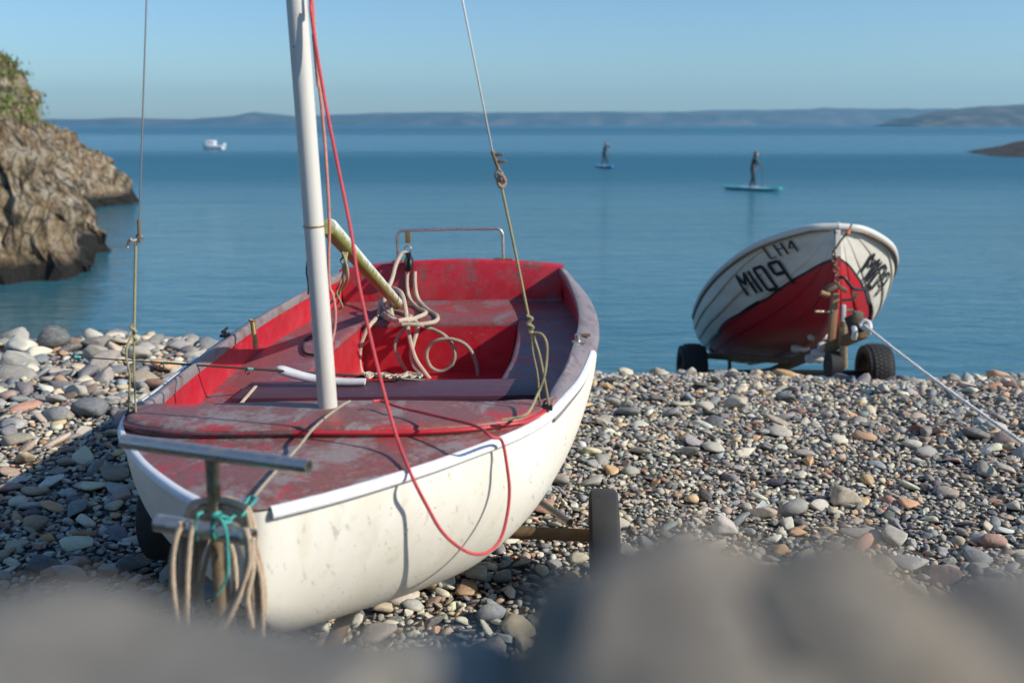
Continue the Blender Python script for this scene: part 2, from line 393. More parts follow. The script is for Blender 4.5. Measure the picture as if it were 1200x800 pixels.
order = sorted(range(len(stones)), key=lambda i: -stones[i][2]/max(stones[i][1], 2.2)**1.0 if (abs(stones[i][0]) < .5*stones[i][1] and stones[i][1] < 6.9 and stones[i][1] > 2.5) else 0)
single = set(order[:290])
meshes = []
for s in range(16):
    bm = proto(3 if s < 6 else 2, 300+s, (.66, .5, .66)[s % 3]); me = bpy.data.meshes.new('stone'); bm.to_mesh(me); bm.free(); me.shade_smooth(); me.materials.append(M['stone']); meshes.append(me)
def tone():
    c = pc[rng.choice(len(pc), p=pw)]*np.array((1.06, 1.0, .93))*rng.uniform(.55, 1.5)+rng.normal(0, .008, 3); return np.clip(c, .02, .7)
VV = []; FF = []; CC = []; SM = []; nv = 0
for i, (x, y, L) in enumerate(stones):
    if i in single: continue
    loc, sc, rt = stone_tf(x, y, L, i); c = tone()
    big = L*1167/max(y, 2.2) > 26
    tiny = L*1167/max(y, 2.2) < 11
    V, F = (P1[i % 14], F1) if big else (PT[i % 24], FT) if tiny else (P0[i % 24], F0)
    A = np.array(rt)*np.array(sc)[None, :]
    q = V @ A.T+np.array(loc); VV.append(q); FF.append(F+nv); nv += len(q); CC.append(np.tile([*c, 1], (len(q), 1))); SM.append(np.full(len(F), (not big) and rng.random() < .45 or big))
VV = np.concatenate(VV); FF = np.concatenate(FF); CC = np.concatenate(CC)
me = bpy.data.meshes.new('pebbles'); me.vertices.add(len(VV)); me.vertices.foreach_set('co', VV.astype(np.float32).ravel())
me.loops.add(FF.size); me.loops.foreach_set('vertex_index', FF.ravel().astype(np.int32)); me.polygons.add(len(FF))
me.polygons.foreach_set('loop_start', np.arange(0, FF.size, 3, dtype=np.int32)); me.update(calc_edges=True)
ca = me.color_attributes.new('tone', 'FLOAT_COLOR', 'POINT'); ca.data.foreach_set('color', CC.astype(np.float32).ravel())
me.polygons.foreach_set('use_smooth', np.concatenate(SM)); peb = link('pebbles', me, M['pebble'], beach); peb['kind'] = 'stuff'
print('pebble tris', len(FF))
def place_stone(x, y, L, c=None, sc=None, rot=None, z=None, mesh=None):
    loc, s_, rt = stone_tf(x, y, L, 0)
    if sc: s_ = sc
    if rot is not None: rt = rot
    o = bpy.data.objects.new('stone', mesh or random.choice(meshes)); C.objects.link(o); o.parent = beach
    if z is not None: loc = (x, y, z)
    o.matrix_local = Matrix.Translation(loc) @ rt.to_4x4() @ Matrix.Diagonal((*s_, 1))
    o.color = (*(c if c is not None else tone()), 1); return o
for i in single: place_stone(*stones[i])
# stones the photograph singles out: (px, py, length px, colour, height ratio)
for (px, py, lp, c, hr) in [(757, 404+165, 0, None, 0)][:0] + [
        (1017, 569, 22, (.50, .34, .16), .8), (988, 592, 52, (.42, .36, .26), .5), (932, 606, 48, (.27, .27, .25), .5), (890, 608, 42, (.42, .33, .25), .45),
        (1160, 641, 38, (.38, .20, .15), .6), (1072, 508, 24, (.36, .14, .10), .6), (865, 480, 36, (.45, .41, .33), .55), (133, 563, 52, (.30, .23, .16), .45),
        (42, 623, 40, (.30, .22, .14), .6), (240+45, 0, 0, None, 0), (137, 440, 30, (.24, .26, .27), .5), (90, 398, 26, (.04, .042, .05), 1.0), (62, 410, 44, (.08, .09, .10), .8),
        (20, 405, 44, (.40, .38, .33), .6), (230, 394, 44, (.50, .46, .36), .5), (185, 394, 40, (.44, .42, .36), .55), (115, 423, 46, (.40, .36, .27), .5), (22, 432, 50, (.42, .41, .37), .55), (90, 466, 34, (.44, .42, .36), .6),
        (110, 490, 60, (.13, .15, .17), .5), (66, 494, 46, (.18, .20, .21), .5), (20, 522, 44, (.30, .27, .2), .4), (572, 728, 44, (.16, .18, .21), .7), (562, 668+15, 40, (.40, .37, .27), .6), (485, 716, 34, (.42, .42, .38), .5), (719, 428, 22, (.33, .30, .25), .6)]:
    if not lp: continue
    r = ray(px, py); t = 1.0
    for _ in range(60):
        P = EYE+r*t; t += (P.z-ground(P.x, P.y))/(-r.z)*.35
    P = EYE+r*t; L = lp*P.y/1167
    rt = Matrix.Rotation(random.uniform(-.3, .3), 3, 'Z') @ Matrix.Rotation(random.gauss(0, .1), 3, 'X')
    place_stone(P.x, P.y, L, c, (L/2, L*.36, L*hr/2), rt, ground(P.x, P.y)+L*hr*.3+.012)

# ------------------------------------------------------------------ sea
m = mat('sea_water', (.012, .10, .17), .12, spec=.5); k = N(m); v = k.n('ShaderNodeNewGeometry').outputs['Position']
k.b.inputs['IOR'].default_value = 1.33
band = k.noise(k.mapped(v, (.0025, .010, 1)), 1.0, 4, .5, .4)
near = k.n('ShaderNodeSeparateXYZ'); k.l(v, near.inputs[0])
sh = k.ramp(k.math('MULTIPLY', near.outputs[1], .01), [(.12, 0.), (.50, .6), (1, 1.)])
deep = k.mix(k.ramp(band, [(.40, 0.), (.60, 1.)]), (.004, .078, .135), (.008, .115, .17))
k.col(k.mix(sh, (.035, .14, .18), deep))
w1 = k.noise(k.mapped(v, (.7, 1.8, 1)), 1.6, 5, .55, .3); w2 = k.noise(k.mapped(v, (.25, .8, 1), (0, 0, .2)), .8, 4, .5)
w3 = k.noise(k.mapped(v, (.03, .1, 1)), .8, 4, .5)
h = k.math('ADD', k.math('MULTIPLY', w1, .75), k.math('ADD', k.math('MULTIPLY', w2, 1.0), k.math('MULTIPLY', w3, 3.0)))
bn = k.n('ShaderNodeBump'); bn.inputs['Distance'].default_value = .25; k.l(h, bn.inputs['Height'])
yy_ = k.math('ADD', k.math('LOGARITHM', near.outputs[1], 10), k.math('MULTIPLY', k.math('SUBTRACT', band, .5), .30))     # ruffled and calm belts of water, by distance offshore
belt = k.ramp(k.math('MULTIPLY', yy_, .25), [(.34, .25), (.40, .6), (.455, 1.), (.49, 1.), (.53, .50), (.60, .45), (.66, .9), (1, 1.)])
k.l(k.math('MULTIPLY', belt, 1.0), bn.inputs['Strength']); k.l(bn.outputs[0], k.b.inputs['Normal']); 
k.rough(k.mix(k.ramp(k.math('MULTIPLY', near.outputs[1], .01), [(.15, 0.), (.6, 1.)]), .08, k.math('ADD', .10, k.math('MULTIPLY', belt, .28))))
M['sea'] = m
mb = MB(); ex = [-3700, -1500, -500, -100, -30, 30, 100, 500, 1500, 3700]; ey = [9.0, 14, 20, 30, 50, 100, 250, 600, 1500, 3700]
mb.grid([[(x, y, 0) for x in ex] for y in ey]); sea = mb.build('sea', M['sea']); props(sea, kind='structure')

# ------------------------------------------------------------------ cliff on the left
poly = [(-70, 12), (-30, 13), (-13.5, 16.8), (-10.6, 19), (-9.15, 20.4), (-9.2, 21.6), (-10.0, 22.8), (-10.45, 24.4), (-10.7, 26.5), (-12.6, 29.0), (-14.6, 33), (-16.0, 37.0), (-15.5, 39.3), (-15.5, 41.2), (-17, 44), (-26, 54), (-70, 62)]
PA = np.array(poly)
def sdist(x, y):
    p = np.array((x, y)); a = PA; b = np.roll(PA, -1, 0); ab = b-a; t = np.clip(((p-a)*ab).sum(1)/(ab**2).sum(1), 0, 1)
    d = np.hypot(*(a+ab*t[:, None]-p).T).min()
    ins = False
    for (x1, y1), (x2, y2) in zip(a, b):
        if (y1 > y) != (y2 > y) and x < (x2-x1)*(y-y1)/(y2-y1)+x1: ins = not ins
    return d if ins else -d
def cliff_z(x, y):
    s = sdist(x+.5*noise.noise(Vector((x*.5, y*.5, 0))), y+.5*noise.noise(Vector((x*.5, y*.5, 9))))
    if s < -1.2: return -1.2, s
    H = 5.3-2.9*sstep(27, 40, y); K = 1.55-.45*sstep(30, 40, y)
    z = H*(1-math.exp(-max(s, 0)/K))+.22*max(s, 0)+min(s, 0)*1.0 - .1
    q = Vector((x*.8+y*.25, y*.8, z*.8)); a = 0; amp = 1; fr = 1
    for _ in range(5):
        a += amp*(1-2*abs(noise.noise(q*fr))); amp *= .55; fr *= 2.1
    dv, pv_ = noise.voronoi(Vector((x*1.5+z*.6, y*1.5, z*1.8))); a += 1.1*(dv[1]-dv[0]); dv, pv_ = noise.voronoi(Vector((x*4+z, y*3.5, z*4.5))); a += .5*(dv[1]-dv[0])-.35
    strat = noise.noise(Vector(((x*.8-y*.3+z*1.1)*3.1, y*.5, z*.4)))
    z += (.42*(a-.9)+.35*strat)*min(1, max(0, (s+.6))*.8)*(.6+.4*sstep(0, 3, s))
    return z, s
m = mat('cliff_rock', (.3, .25, .19), .9); k = N(m); v = k.co(); 
sp = k.n('ShaderNodeSeparateXYZ'); k.l(v, sp.inputs[0])
n1 = k.noise(k.mapped(v, (1.6, 1.6, 1.5), (.2, .6, 0)), 2.4, 12, .85, .3); n2 = k.noise(v, .9, 5, .6)
n3 = k.noise(k.mapped(v, (3.6, 3.6, 1.0), (.15, .75, 0)), 1.0, 6, .65, .5)
c = k.ramp(k.math('ADD', k.math('MULTIPLY', n1, .5), k.math('MULTIPLY', n3, .5)), [(.39, (.02, .016, .012)), (.45, (.20, .15, .09)), (.50, (.62, .46, .27)), (.565, (.92, .83, .67))])
vo = k.n('ShaderNodeTexVoronoi', feature='DISTANCE_TO_EDGE'); vo.inputs['Scale'].default_value = 1.7; k.l(k.mapped(v, (1.5, 1.5, .8), (.1, .7, 0)), vo.inputs['Vector'])
c = k.mix(k.ramp(vo.outputs['Distance'], [(.0, .85), (.07, 0.)]), c, (.02, .017, .014))
c = k.mix(k.ramp(n2, [(.50, 0.), (.64, .6)]), c, (.46, .28, .12))
wet = k.ramp(k.math('ADD', sp.outputs[2], k.math('MULTIPLY', n2, .8)), [(.75, 1.), (1.35, 0.)])
c = k.mix(wet, c, (.03, .026, .02)); 
gn = k.n('ShaderNodeNewGeometry'); gs = k.n('ShaderNodeSeparateXYZ'); k.l(gn.outputs['Normal'], gs.inputs[0])
gr = k.math('MULTIPLY', k.ramp(k.math('ADD', k.math('MULTIPLY', sp.outputs[2], .2), k.math('MULTIPLY', n2, .6)), [(1.02, 0.), (1.16, 1.)]), .9)
c = k.mix(gr, c, k.mix(k.noise(v, 5, 5, .7), (.05, .085, .015), (.17, .20, .04)))
k.col(c); k.bump(k.math('ADD', n1, k.math('MULTIPLY', n3, 1.2)), 1.0, .5); M['cliff'] = m
gx = np.concatenate([np.linspace(-60, -24, 14)[:-1], np.linspace(-24, -8, 230)]); gy = np.concatenate([np.linspace(11, 17, 14)[:-1], np.linspace(17, 46, 260), np.linspace(46, 62, 12)[1:]])
mb = MB(); tufts = []
rows = []
for y in gy:
    row = []
    for x in gx:
        z, s = cliff_z(x, y); f3 = .34*noise.noise(Vector((x*1.6, y*1.6, z*2.2)))+.16*noise.noise(Vector((x*5, y*5, z*6))); row.append((x+f3, y+.3*noise.noise(Vector((x*2, y*2, z*2+7)))+.14*noise.noise(Vector((x*6, y*6, z*6+3))), z))
        if z > 3.5-.02*(y-20)+.8*noise.noise(Vector((x*.7, y*.7, 5))) and s > .9 and y < 33 and x > -20 and random.random() < .6: tufts.append(row[-1])
    rows.append(row)
mb.grid(rows); cl = mb.build('cliff', M['cliff'], smooth=False); props(cl, 'craggy sunlit rock cliff with a grassy top sloping into the sea', None, kind='structure')
m = mat('cliff_grass', (.10, .13, .03), .9); k = N(m); k.col(k.mix(k.noise(k.co(), 3, 3, .6), (.05, .10, .015), (.20, .22, .06))); M['grass'] = m
mb = MB()
for (x, y, z) in tufts:
    for _ in range(9):
        a = random.uniform(0, 6.28); h = random.uniform(.01, .05); l = random.uniform(.02, .2); px, py = x+random.gauss(0, .1), y+random.gauss(0, .12)
        dx, dy = math.cos(a)*.022, math.sin(a)*.022
        mb.add([(px-dx, py-dy, z-.08), (px+dx, py+dy, z-.08), (px+dy*l*20, py+dx*l*20, z+h)], [[0, 1, 2]])
g = mb.build('grass', M['grass'], smooth=False); props(g, 'green and dry tufts of grass on top of the left cliff', 'grass', kind='stuff')

# ------------------------------------------------------------------ far coast, headlands
def hills(name, pts, Y, depth, m, seed, label, nx=260, ny=10, rough=.06, foot=1.6):
    """pts: (photo x, photo y of skyline); real hill body of given depth behind Y"""
    X = [(p[0]-600)/1167*Y for p in pts]; Hh = [max(0, 3.1+(146.4-p[1])/1167*Y) for p in pts]
    mb = MB(); rows = []
    xs = np.linspace(X[0], X[-1], nx)
    for j in range(ny+1):
        t = j/ny; prof = math.sin(min(1, t*foot)*math.pi/2) if t < .7 else math.cos((t-.7)/.3*math.pi/2)
        row = []
        for x in xs:
            H = float(np.interp(x, X, Hh))
            nz = noise.fractal(Vector((x/Y*60+seed, t*3, seed)), 1, 2, 4)
            z = -2+(H+2)*prof*(1+rough*nz*(.4+t)); yy = Y+depth*t+Y*.02*noise.noise(Vector((x/Y*50, seed, 0)))
            row.append((x, yy, z))
        rows.append(row)
    mb.grid(rows); o = mb.build(name, m); props(o, label, None, kind='structure'); return o
def hillmat(name, a, b, c, sc):
    m = mat(name, a, .95); k = N(m); v = k.co(); n = k.noise(k.mapped(v, (sc, sc, sc*3)), 1, 6, .65)
    k.col(k.ramp(n, [(.38, a), (.52, b), (.66, c)])); return m
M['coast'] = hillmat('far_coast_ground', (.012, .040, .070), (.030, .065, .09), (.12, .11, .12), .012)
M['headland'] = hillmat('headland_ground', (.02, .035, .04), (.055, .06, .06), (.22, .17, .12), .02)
M['darkrock'] = hillmat('dark_rock', (.015, .016, .018), (.035, .032, .03), (.07, .065, .055), .8)
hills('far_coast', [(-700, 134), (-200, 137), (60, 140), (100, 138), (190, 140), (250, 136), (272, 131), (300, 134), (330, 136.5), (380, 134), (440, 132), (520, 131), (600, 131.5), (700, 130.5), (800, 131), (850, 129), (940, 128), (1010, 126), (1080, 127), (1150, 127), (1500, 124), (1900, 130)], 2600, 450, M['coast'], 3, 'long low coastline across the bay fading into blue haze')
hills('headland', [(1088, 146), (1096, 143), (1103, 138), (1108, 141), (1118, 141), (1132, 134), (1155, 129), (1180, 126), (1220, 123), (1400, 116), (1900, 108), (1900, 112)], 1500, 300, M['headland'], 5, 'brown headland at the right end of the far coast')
mb = MB(); rows = []
for j in range(24):
    row = []
    for i in range(60):
        x = 44+i*.9; y = 96+j*1.1; s = min((x-45.5-.25*abs(y-100))*.9, (y-96.5)*1.2, (120-y)*.8)
        z = -.8+1.2*min(1, max(0, s+1)) * 0 + (-.35+.42*max(0, s)**.85+.22*min(1, max(0, s))*(noise.fractal(Vector((x*.5, y*.5, 1)), 1, 2, 5)) if s > 0 else -.8)
        row.append((x, y, z+.3 if s > 0 else z))
    rows.append(row)
mb.grid(rows); o = mb.build('rocky_point', M['darkrock'], angle=20); props(o, 'low dark rocky point reaching in from the right edge', None, kind='structure')

# ================================================================== the red and white sailing dinghy
OB = EYE+Vector((-.5259, 1.8317, -.7363)); YAW = .0577; ROLL = .0274
Mb = Matrix.Rotation(-YAW, 4, 'Z') @ Matrix.Rotation(-ROLL, 4, 'Y')          # local x = across, y = aft, z = up; origin at the bow deck edge
BASE = Vector((0, 1.35, -.52))
DM = Matrix.Translation(OB) @ Mb @ Matrix.Translation(BASE)
din = thing('sailing_dinghy', 'old red and cream sailing dinghy with bare mast standing on a launching trolley', 'dinghy')
din.matrix_world = DM
DMi = (Matrix.Translation(OB) @ Mb).inverted(); BL = 3.5
def dl(x, y, u=None, v=None, z=None):       # photograph point -> dinghy coordinates on one of its planes
    o = DMi @ EYE; d = (DMi.to_3x3() @ ray(x, y))
    t = (u-o.y)/d.y if u is not None else (v-o.x)/d.x if v is not None else (z-o.z)/d.z
    return o+d*t
WK = [.0202, .0867, .2121, .379, .555, .6417, .704, .7443, .7197, .618]
def spl(q, K):
    n = len(K)-1; x = min(max(q, 0), 1)*n; i = min(int(x), n-1); a = x-i
    kk = [2*K[0]-K[1]]+K+[2*K[-1]-K[-2]]; p0, p1, p2, p3 = kk[i:i+4]
    return .5*(2*p1+(p2-p0)*a+(2*p0-5*p1+4*p2-p3)*a*a+(3*p1-p0-3*p2+p3)*a**3)
def W_(u): return spl(math.sqrt(max(u, 0)/BL), WK)
def Z_(u): t = u/BL; return -.1856*t+.1606*t*t
def keel(u): return -(.505+.04*math.sin(u/BL*math.pi))*(min(1, max(u, 0)/.7)**.27)
def hn(u): return 1.35+1.35*sstep(0, 1.0, u)
def hullw(u, z):                             # half width of the hull shell at height z
    z0, z1 = Z_(u), min(keel(u), Z_(u)-.03); q = min(1, max(0, (z0-z)/(z0-z1))); n = hn(u); return W_(u)*(1-q**n)**(1/n)
def edge(u, s):                              # point on the deck edge and outward normal in plan
    e = 1e-3; p = Vector((s*W_(u), u, Z_(u))); q = Vector((s*W_(u+e), u+e, 0)); r = Vector((s*W_(max(u-e, 0)), max(u-e, 0), 0))
    t = (q-r).normalized(); n = Vector((t.y, -t.x, 0))*s
    return p, n
def dpart(mb, name, m, parent=None, **k): return mb.build(name, m, parent or din, off=BASE, **k)
us = [BL*(i/70)**1.9 for i in range(71)]
# hull shell
rows = []
NS = 30
for u in us:
    w_, z0, z1 = W_(u), Z_(u)-.004-.024*sstep(.80, 1.25, u), min(keel(u), Z_(u)-.03)
    n = hn(u); row = []
    for j in range(-NS, NS+1):
        s = 1 if j >= 0 else -1; a = (1-abs(j)/NS)*math.pi/2
        cs, sn = math.cos(a), math.sin(a)
        x = w_*max(0, cs)**(2/n) if abs(j) < NS else w_
        z = z0+(z1-z0)*sn**(2/n)
        x *= 1-.0*sn
        row.append((s*x if j != 0 else 0, u, z))
    rows.append(row)
mb = MB(); mb.grid(rows); last = rows[-1]; mb.add(last, [list(range(len(last)))])
dpart(mb, 'hull', M['hull'], angle=60)
# foredeck
mb = MB(); rows = []
DU = [.80*(i/24)**1.5 for i in range(25)]
def deck_z(x, u): w_ = max(W_(u), .02); return Z_(u)+.016*(1-min(1, abs(x)/w_)**2)*min(1, w_/.3)
for u in DU:
    w_ = W_(u)+.002; rows.append([(w_*q, u, deck_z(w_*q, u)) for q in [i/14 for i in range(-14, 15)]])
mb.grid(rows); dpart(mb, 'foredeck', M['deck'])
# bulkhead under the deck
mb = MB(); u = .795; mb.grid([[((hullw(u, z)-.02)*q, u, z) for q in (-1, -.9, -.5, 0, .5, .9, 1)] for z in (Z_(u)-.012, -.25, -.42)]); dpart(mb, 'bulkhead', M['red_wall'])
# raised mast deck
def fa(x): return .485+1.05*abs(x)**3+.14*sstep(.52, .61, abs(x))
top = []; bot = []
HX = .612
xs_ = [HX*i/20 for i in range(-20, 21)]
def ub(x): a = abs(x); return .775+.05*sstep(.40, .56, a)+.09*sstep(.54, .61, a)
mb = MB(); rows = []
for x in xs_:
    f, b = fa(x), ub(x); lift = .024-.012*sstep(.5, .61, abs(x))
    if b < f+.03: b = f+.03
    r = []
    x0_ = x; x = max(-W_(f)+.004, min(W_(f)-.004, x))
    r.append((x, f, deck_z(x, f)-.01)); r.append((x, f+.004, deck_z(x, f)+lift-.006)); r.append((x, f+.014, deck_z(x, f)+lift))
    for q in (.25, .5, .75): y_ = f+(b-f)*q; r.append((x, y_, deck_z(x, y_)+lift))
    r.append((x, b-.004, deck_z(x, b)+lift)); r.append((x, b, deck_z(x, b)+lift-.006)); r.append((x, b, deck_z(x, b)-.03))
    rows.append(r)
mb.grid(rows, cap=True); dpart(mb, 'mast_deck', M['deck'], angle=50)
M['red_edge_fresh'] = worn('fresh_red_edge', .12, (.16, .06, .06), red=(.52, .01, .02), scale=9)  # the same bead paint kept bright, as its lit right part
for sel_, mt_ in ((lambda x: x < -.03, 'red_edge'), (lambda x: x >= -.06, 'red_edge_fresh')):  # bead in two pieces: shade on the left is put into the colour
  mb = MB(); mb.tube([(x, fa(x)-.002, deck_z(x, fa(x))+.012-.006*sstep(.5, .61, abs(x))) for x in xs_ if abs(x) < .60 and sel_(x)], .0062, 8); dpart(mb, 'coaming_bead', M[mt_])
# gunwale flange
def flange(u): return .050+.026*sstep(.9, 2.0, u)-.024*sstep(2.6, 3.4, u)
def inner(u): return W_(u)-flange(u)
GU = [.80+(BL-.80)*i/60 for i in range(61)]
for s in (-1, 1):
    mb = MB(); rows = []
    for u in GU:
        p, n = edge(u, s); f = flange(u)*(1 if u > 1.0 else .6+.4*(u-.8)/.2); tl = .024*sstep(.85, 1.3, u); prof = [(-f+.004, -.028), (-f, -.004), (-f+.003, .003+tl*.25), (-f+.010, .006+tl*.25), (-f*.5, .007-tl*.25), (-.010, .004-tl*.7), (.003, -.002-tl*.8), (.008, -.010-tl*.8), (.008, -.034-tl*.5), (0, -.038-tl*.5)]
        rows.append([p+n*a+Vector((0, 0, b)) for a, b in prof])
    mb.grid(rows, cap=True); dpart(mb, 'gunwale', M['gunwale'], angle=50)
    # inside wall of the cockpit
    mb = MB(); rows = []
    for u in GU:
        p, n = edge(u, s); f = flange(u)-.006; a = p-n*f; a.y = min(a.y, 3.44)
        rows.append([a+Vector((0, 0, -.01)), a+n*.012+Vector((0, 0, -.09)), a+n*.018+Vector((0, 0, -.155)), a-n*.002+Vector((0, 0, -.215-a.z*.2))])
    mb.grid(rows); dpart(mb, 'side_wall', M['red_wall'], angle=60)
    # white rubbing strake
    mb = MB(); rows = []
    SU = [.012+(1.66-.012)*(i/60)**1.6 for i in range(61)] if s > 0 else [.045+(1.66-.045)*(i/60)**1.5 for i in range(61)]
    for u in SU:
        p, n = edge(u, s); prof = [(.002, -.021), (.010, -.020), (.0135, -.015), (.014, -.007), (.011, .000), (.004, .0035), (-.004, .0035), (-.004, 0)]
        rows.append([p+n*a+Vector((0, 0, b-.017*sstep(.85, 1.3, u))) for a, b in prof])
    mb.grid(rows, cap=True); dpart(mb, 'rubbing_strake', M['strake'], angle=50)
# transom inner face, cap
def tz(x): return .030-.040*(x/.6)**2
mb = MB(); xs2 = [.60*i/16 for i in range(-16, 17)]
mb.grid([[(x*.7, 3.425, -.43) for x in xs2], [(x*.97, 3.43, -.20) for x in xs2], [(x, 3.43, tz(x)-.012) for x in xs2], [(x, 3.436, tz(x)-.002) for x in xs2], [(x, 3.45, tz(x)+.003) for x in xs2], [(x, 3.505, tz(x)+.003) for x in xs2], [(x, 3.512, tz(x)-.005) for x in xs2], [(x, 3.512, -.10) for x in xs2]])
dpart(mb, 'transom', M['red_transom'], angle=50)
# benches (buoyancy tanks)
BZ = -.198
def inb(u): return .365+.03*sstep(1.6, 2.2, u)-.012*sstep(2.4, 3, u)
for s in (-1, 1):
    mb = MB(); rows = []
    for i in range(41):
        u = .80+(2.93-.80)*i/40; a = inb(u); b = min(W_(u)-.03, hullw(u, BZ)-.008)
        rows.append([(s*b, u, BZ+.004), (s*(a+.05), u, BZ), (s*(a+.014), u, BZ), (s*(a+.004), u, BZ-.004), (s*a, u, BZ-.014), (s*(a-.004), u, -.445)])
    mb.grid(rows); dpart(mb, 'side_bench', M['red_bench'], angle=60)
mb = MB(); b = .60; xs3 = [.655*i/24 for i in range(-24, 25)]
mb.grid([[(x*.6, 2.90, -.42) for x in xs3], [(x, 2.915, BZ-.02) for x in xs3], [(x, 2.919, BZ-.004) for x in xs3], [(x, 2.93, BZ+.003) for x in xs3], [(x, 3.2, BZ+.004) for x in xs3], [(x*.9, 3.426, BZ+.005) for x in xs3], [(x*.9, 3.431, BZ+.018) for x in xs3]])
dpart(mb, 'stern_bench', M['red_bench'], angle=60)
# front face of the stern bench, glossier red paint
mb = MB(); xs4 = [.40*i/10 for i in range(-10, 11)]
mb.grid([[(x, 2.895, -.445) for x in xs4], [(x, 2.908, BZ-.024) for x in xs4]]); dpart(mb, 'bench_front', M['red_wall'])
for s in (-1, 1):
    mb = MB(); mb.grid([[(s*(inb(.8+2.1*i/20)-.0065), .8+2.1*i/20, z) for z in (-.445, BZ-.018)] for i in range(21)]); dpart(mb, 'tank_side', M['red_wall'])
mb = MB(); mb.grid([[(x, y, -.435-.01*math.cos(x*3)) for x in (-.42, -.2, 0, .2, .42)] for y in (.79, 1.5, 2.2, 2.91)]); dpart(mb, 'cockpit_floor', M['red_wall'])
# thwart
mb = MB(); mb.box((0, 1.558, BZ+.017), (1.06, .225, .026), bev=.004); dpart(mb, 'thwart', M['thwart'])
# mast
MX = .70
mb = MB(); H = 4.5; mb.tube([(-.008*z, MX, .0+z) for z in (.0, .3, .6, 1.0, 1.6, 2.4, 3.3, 4.2, H)], [.0252, .0252, .0252, .0252, .025, .025, .024, .021, .016], 28)
mast = dpart(mb, 'mast', M['mast'])
def ring(c, r, rad, ax='Z', n=24):
    return [Vector(c)+(Vector((math.cos(a)*r, math.sin(a)*r, 0)) if ax == 'Z' else Vector((math.cos(a)*r, 0, math.sin(a)*r)) if ax == 'Y' else Vector((0, math.cos(a)*r, math.sin(a)*r))) for a in [2*math.pi*i/n for i in range(n+1)]]
mb = MB(); mb.tube(ring((-.008*.49, MX, .485), .0262, 0), .0022, 6); dpart(mb, 'mast_band', M['brass'], mast)
# boom
b0 = Vector((.012, .785, .475)); b1 = dl(463, 347, u=3.22)
b1 = Vector((b1.x, 3.28, BZ+.030))
mb = MB(); bx = Matrix.Identity(3)
L = (b1-b0).length
for part_ in (0,):
    mb.tube([Vector((0, 0, 0)), Vector((0, 0, .02)), Vector((0, 0, L*.5)), Vector((0, 0, L-.02)), Vector((0, 0, L))], [.020, .0245, .026, .028, .025], 20)
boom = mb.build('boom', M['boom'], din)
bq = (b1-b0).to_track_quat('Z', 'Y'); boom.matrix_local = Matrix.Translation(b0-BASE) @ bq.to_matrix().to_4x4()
def gb(mb, name, m, parent=boom):            # parts of the boom, given in dinghy coordinates
    o = mb.build(name, m, None, off=BASE); o.parent = parent; o.matrix_parent_inverse = Matrix.Identity(4)
    o.matrix_local = boom.matrix_local.inverted(); return o
mb = MB(); d = (b1-b0).normalized(); mb.tube([b0-d*.05+Vector((-.004, 0, 0)), b0+d*.02], [.008, .014], 10); mb.box(b0-d*.035, (.03, .012, .045), bev=.003); mb.tube([b0-d*.04+Vector((0, 0, -.035)), b0-d*.04+Vector((0, 0, .035))], .006, 8)
gb(mb, 'gooseneck', M['dark'])
# stern rail with hanging block
mb = MB(); zt = .19; rr = .035
pth = [(-.287, 3.485, .02), (-.287, 3.485, zt-rr)]+[(-.287+rr-rr*math.cos(a), 3.485, zt-rr+rr*math.sin(a)) for a in (.4, .8, 1.2)]+[(-.287+rr, 3.485, zt), (0, 3.485, zt+.002), (.28-rr, 3.485, zt)]+[(.28-rr+rr*math.sin(a), 3.485, zt-rr+rr*math.cos(a)) for a in (.4, .8, 1.2)]+[(.28, 3.485, zt-rr), (.28, 3.485, .01)]
mb.tube(pth, .0085, 10); rail = dpart(mb, 'stern_rail', M['steel'])
for fx_, fw_ in ((-.287, .06), (.28, .10)): mb = MB(); mb.box((fx_, 3.48, .028), (fw_, .05, .009), bev=.002); dpart(mb, 'rail_foot', M['galv'], rail)
def px_path(lst, mode='u', n=6): return smooth_path([dl(x, y, **{mode: q}) for x, y, q in lst], n)
bx0 = dl(478, 268, u=3.47)
mb = MB(); p = [dl(x, y, u=3.47) for x, y in ((478, 271), (478, 285))]; mb.box((p[0]+p[1])/2, (.030, .006, .062), bev=.002)
mb.tube(ring(dl(478, 292, u=3.47), .018, 0, 'Y'), .003, 6); dpart(mb, 'traveller_shackle', M['brass'], rail)
mb = MB(); c = dl(481, 308, u=3.45)
c = c-Vector((0, .05, 0)); mb.lathe([(-.020, .004), (-.020, .034), (-.012, .042), (-.004, .030), (.004, .030), (.012, .042), (.020, .034), (.020, .004)], c, 'X', 20); mb.box(c+Vector((0, 0, .018)), (.030, .02, .09), bev=.008)
dpart(mb, 'block', M['dark'])
# mainsheet
def rope(name, pts, r, m, parent=din, n=8, off=BASE, k=6):
    mb = MB(); mb.tube(smooth_path(pts, k), r, n); return mb.build(name, m, parent, off=off)
U = lambda x, y, u: dl(x, y, u=u)
Z = lambda x, y, z: dl(x, y, z=z)
SR = .0106; zb = BZ+SR
ms = rope('mainsheet', [U(480, 312, 3.43), U(478, 298, 3.41), U(471, 297, 3.40), U(464, 310, 3.36), U(459, 328, 3.3), U(452, 345, 3.2), Z(447, 366, zb), Z(440, 374, zb), U(432, 383, 2.86), U(424, 400, 2.84), U(421, 420, 2.83), U(424, 436, 2.83), U(434, 445, 2.82)], SR, M['sheet'])
rope('rope_turn', [U(477, 318, 3.43), U(477, 335, 3.42), U(480, 350, 3.38), Z(490, 361, zb), Z(499, 366, zb+.02), Z(491, 371, zb+.02), Z(474, 376, zb+.02), Z(455, 374, zb), Z(446, 368, zb), Z(452, 364, zb), Z(468, 366, zb), Z(482, 371, zb)], SR, M['sheet'], ms)
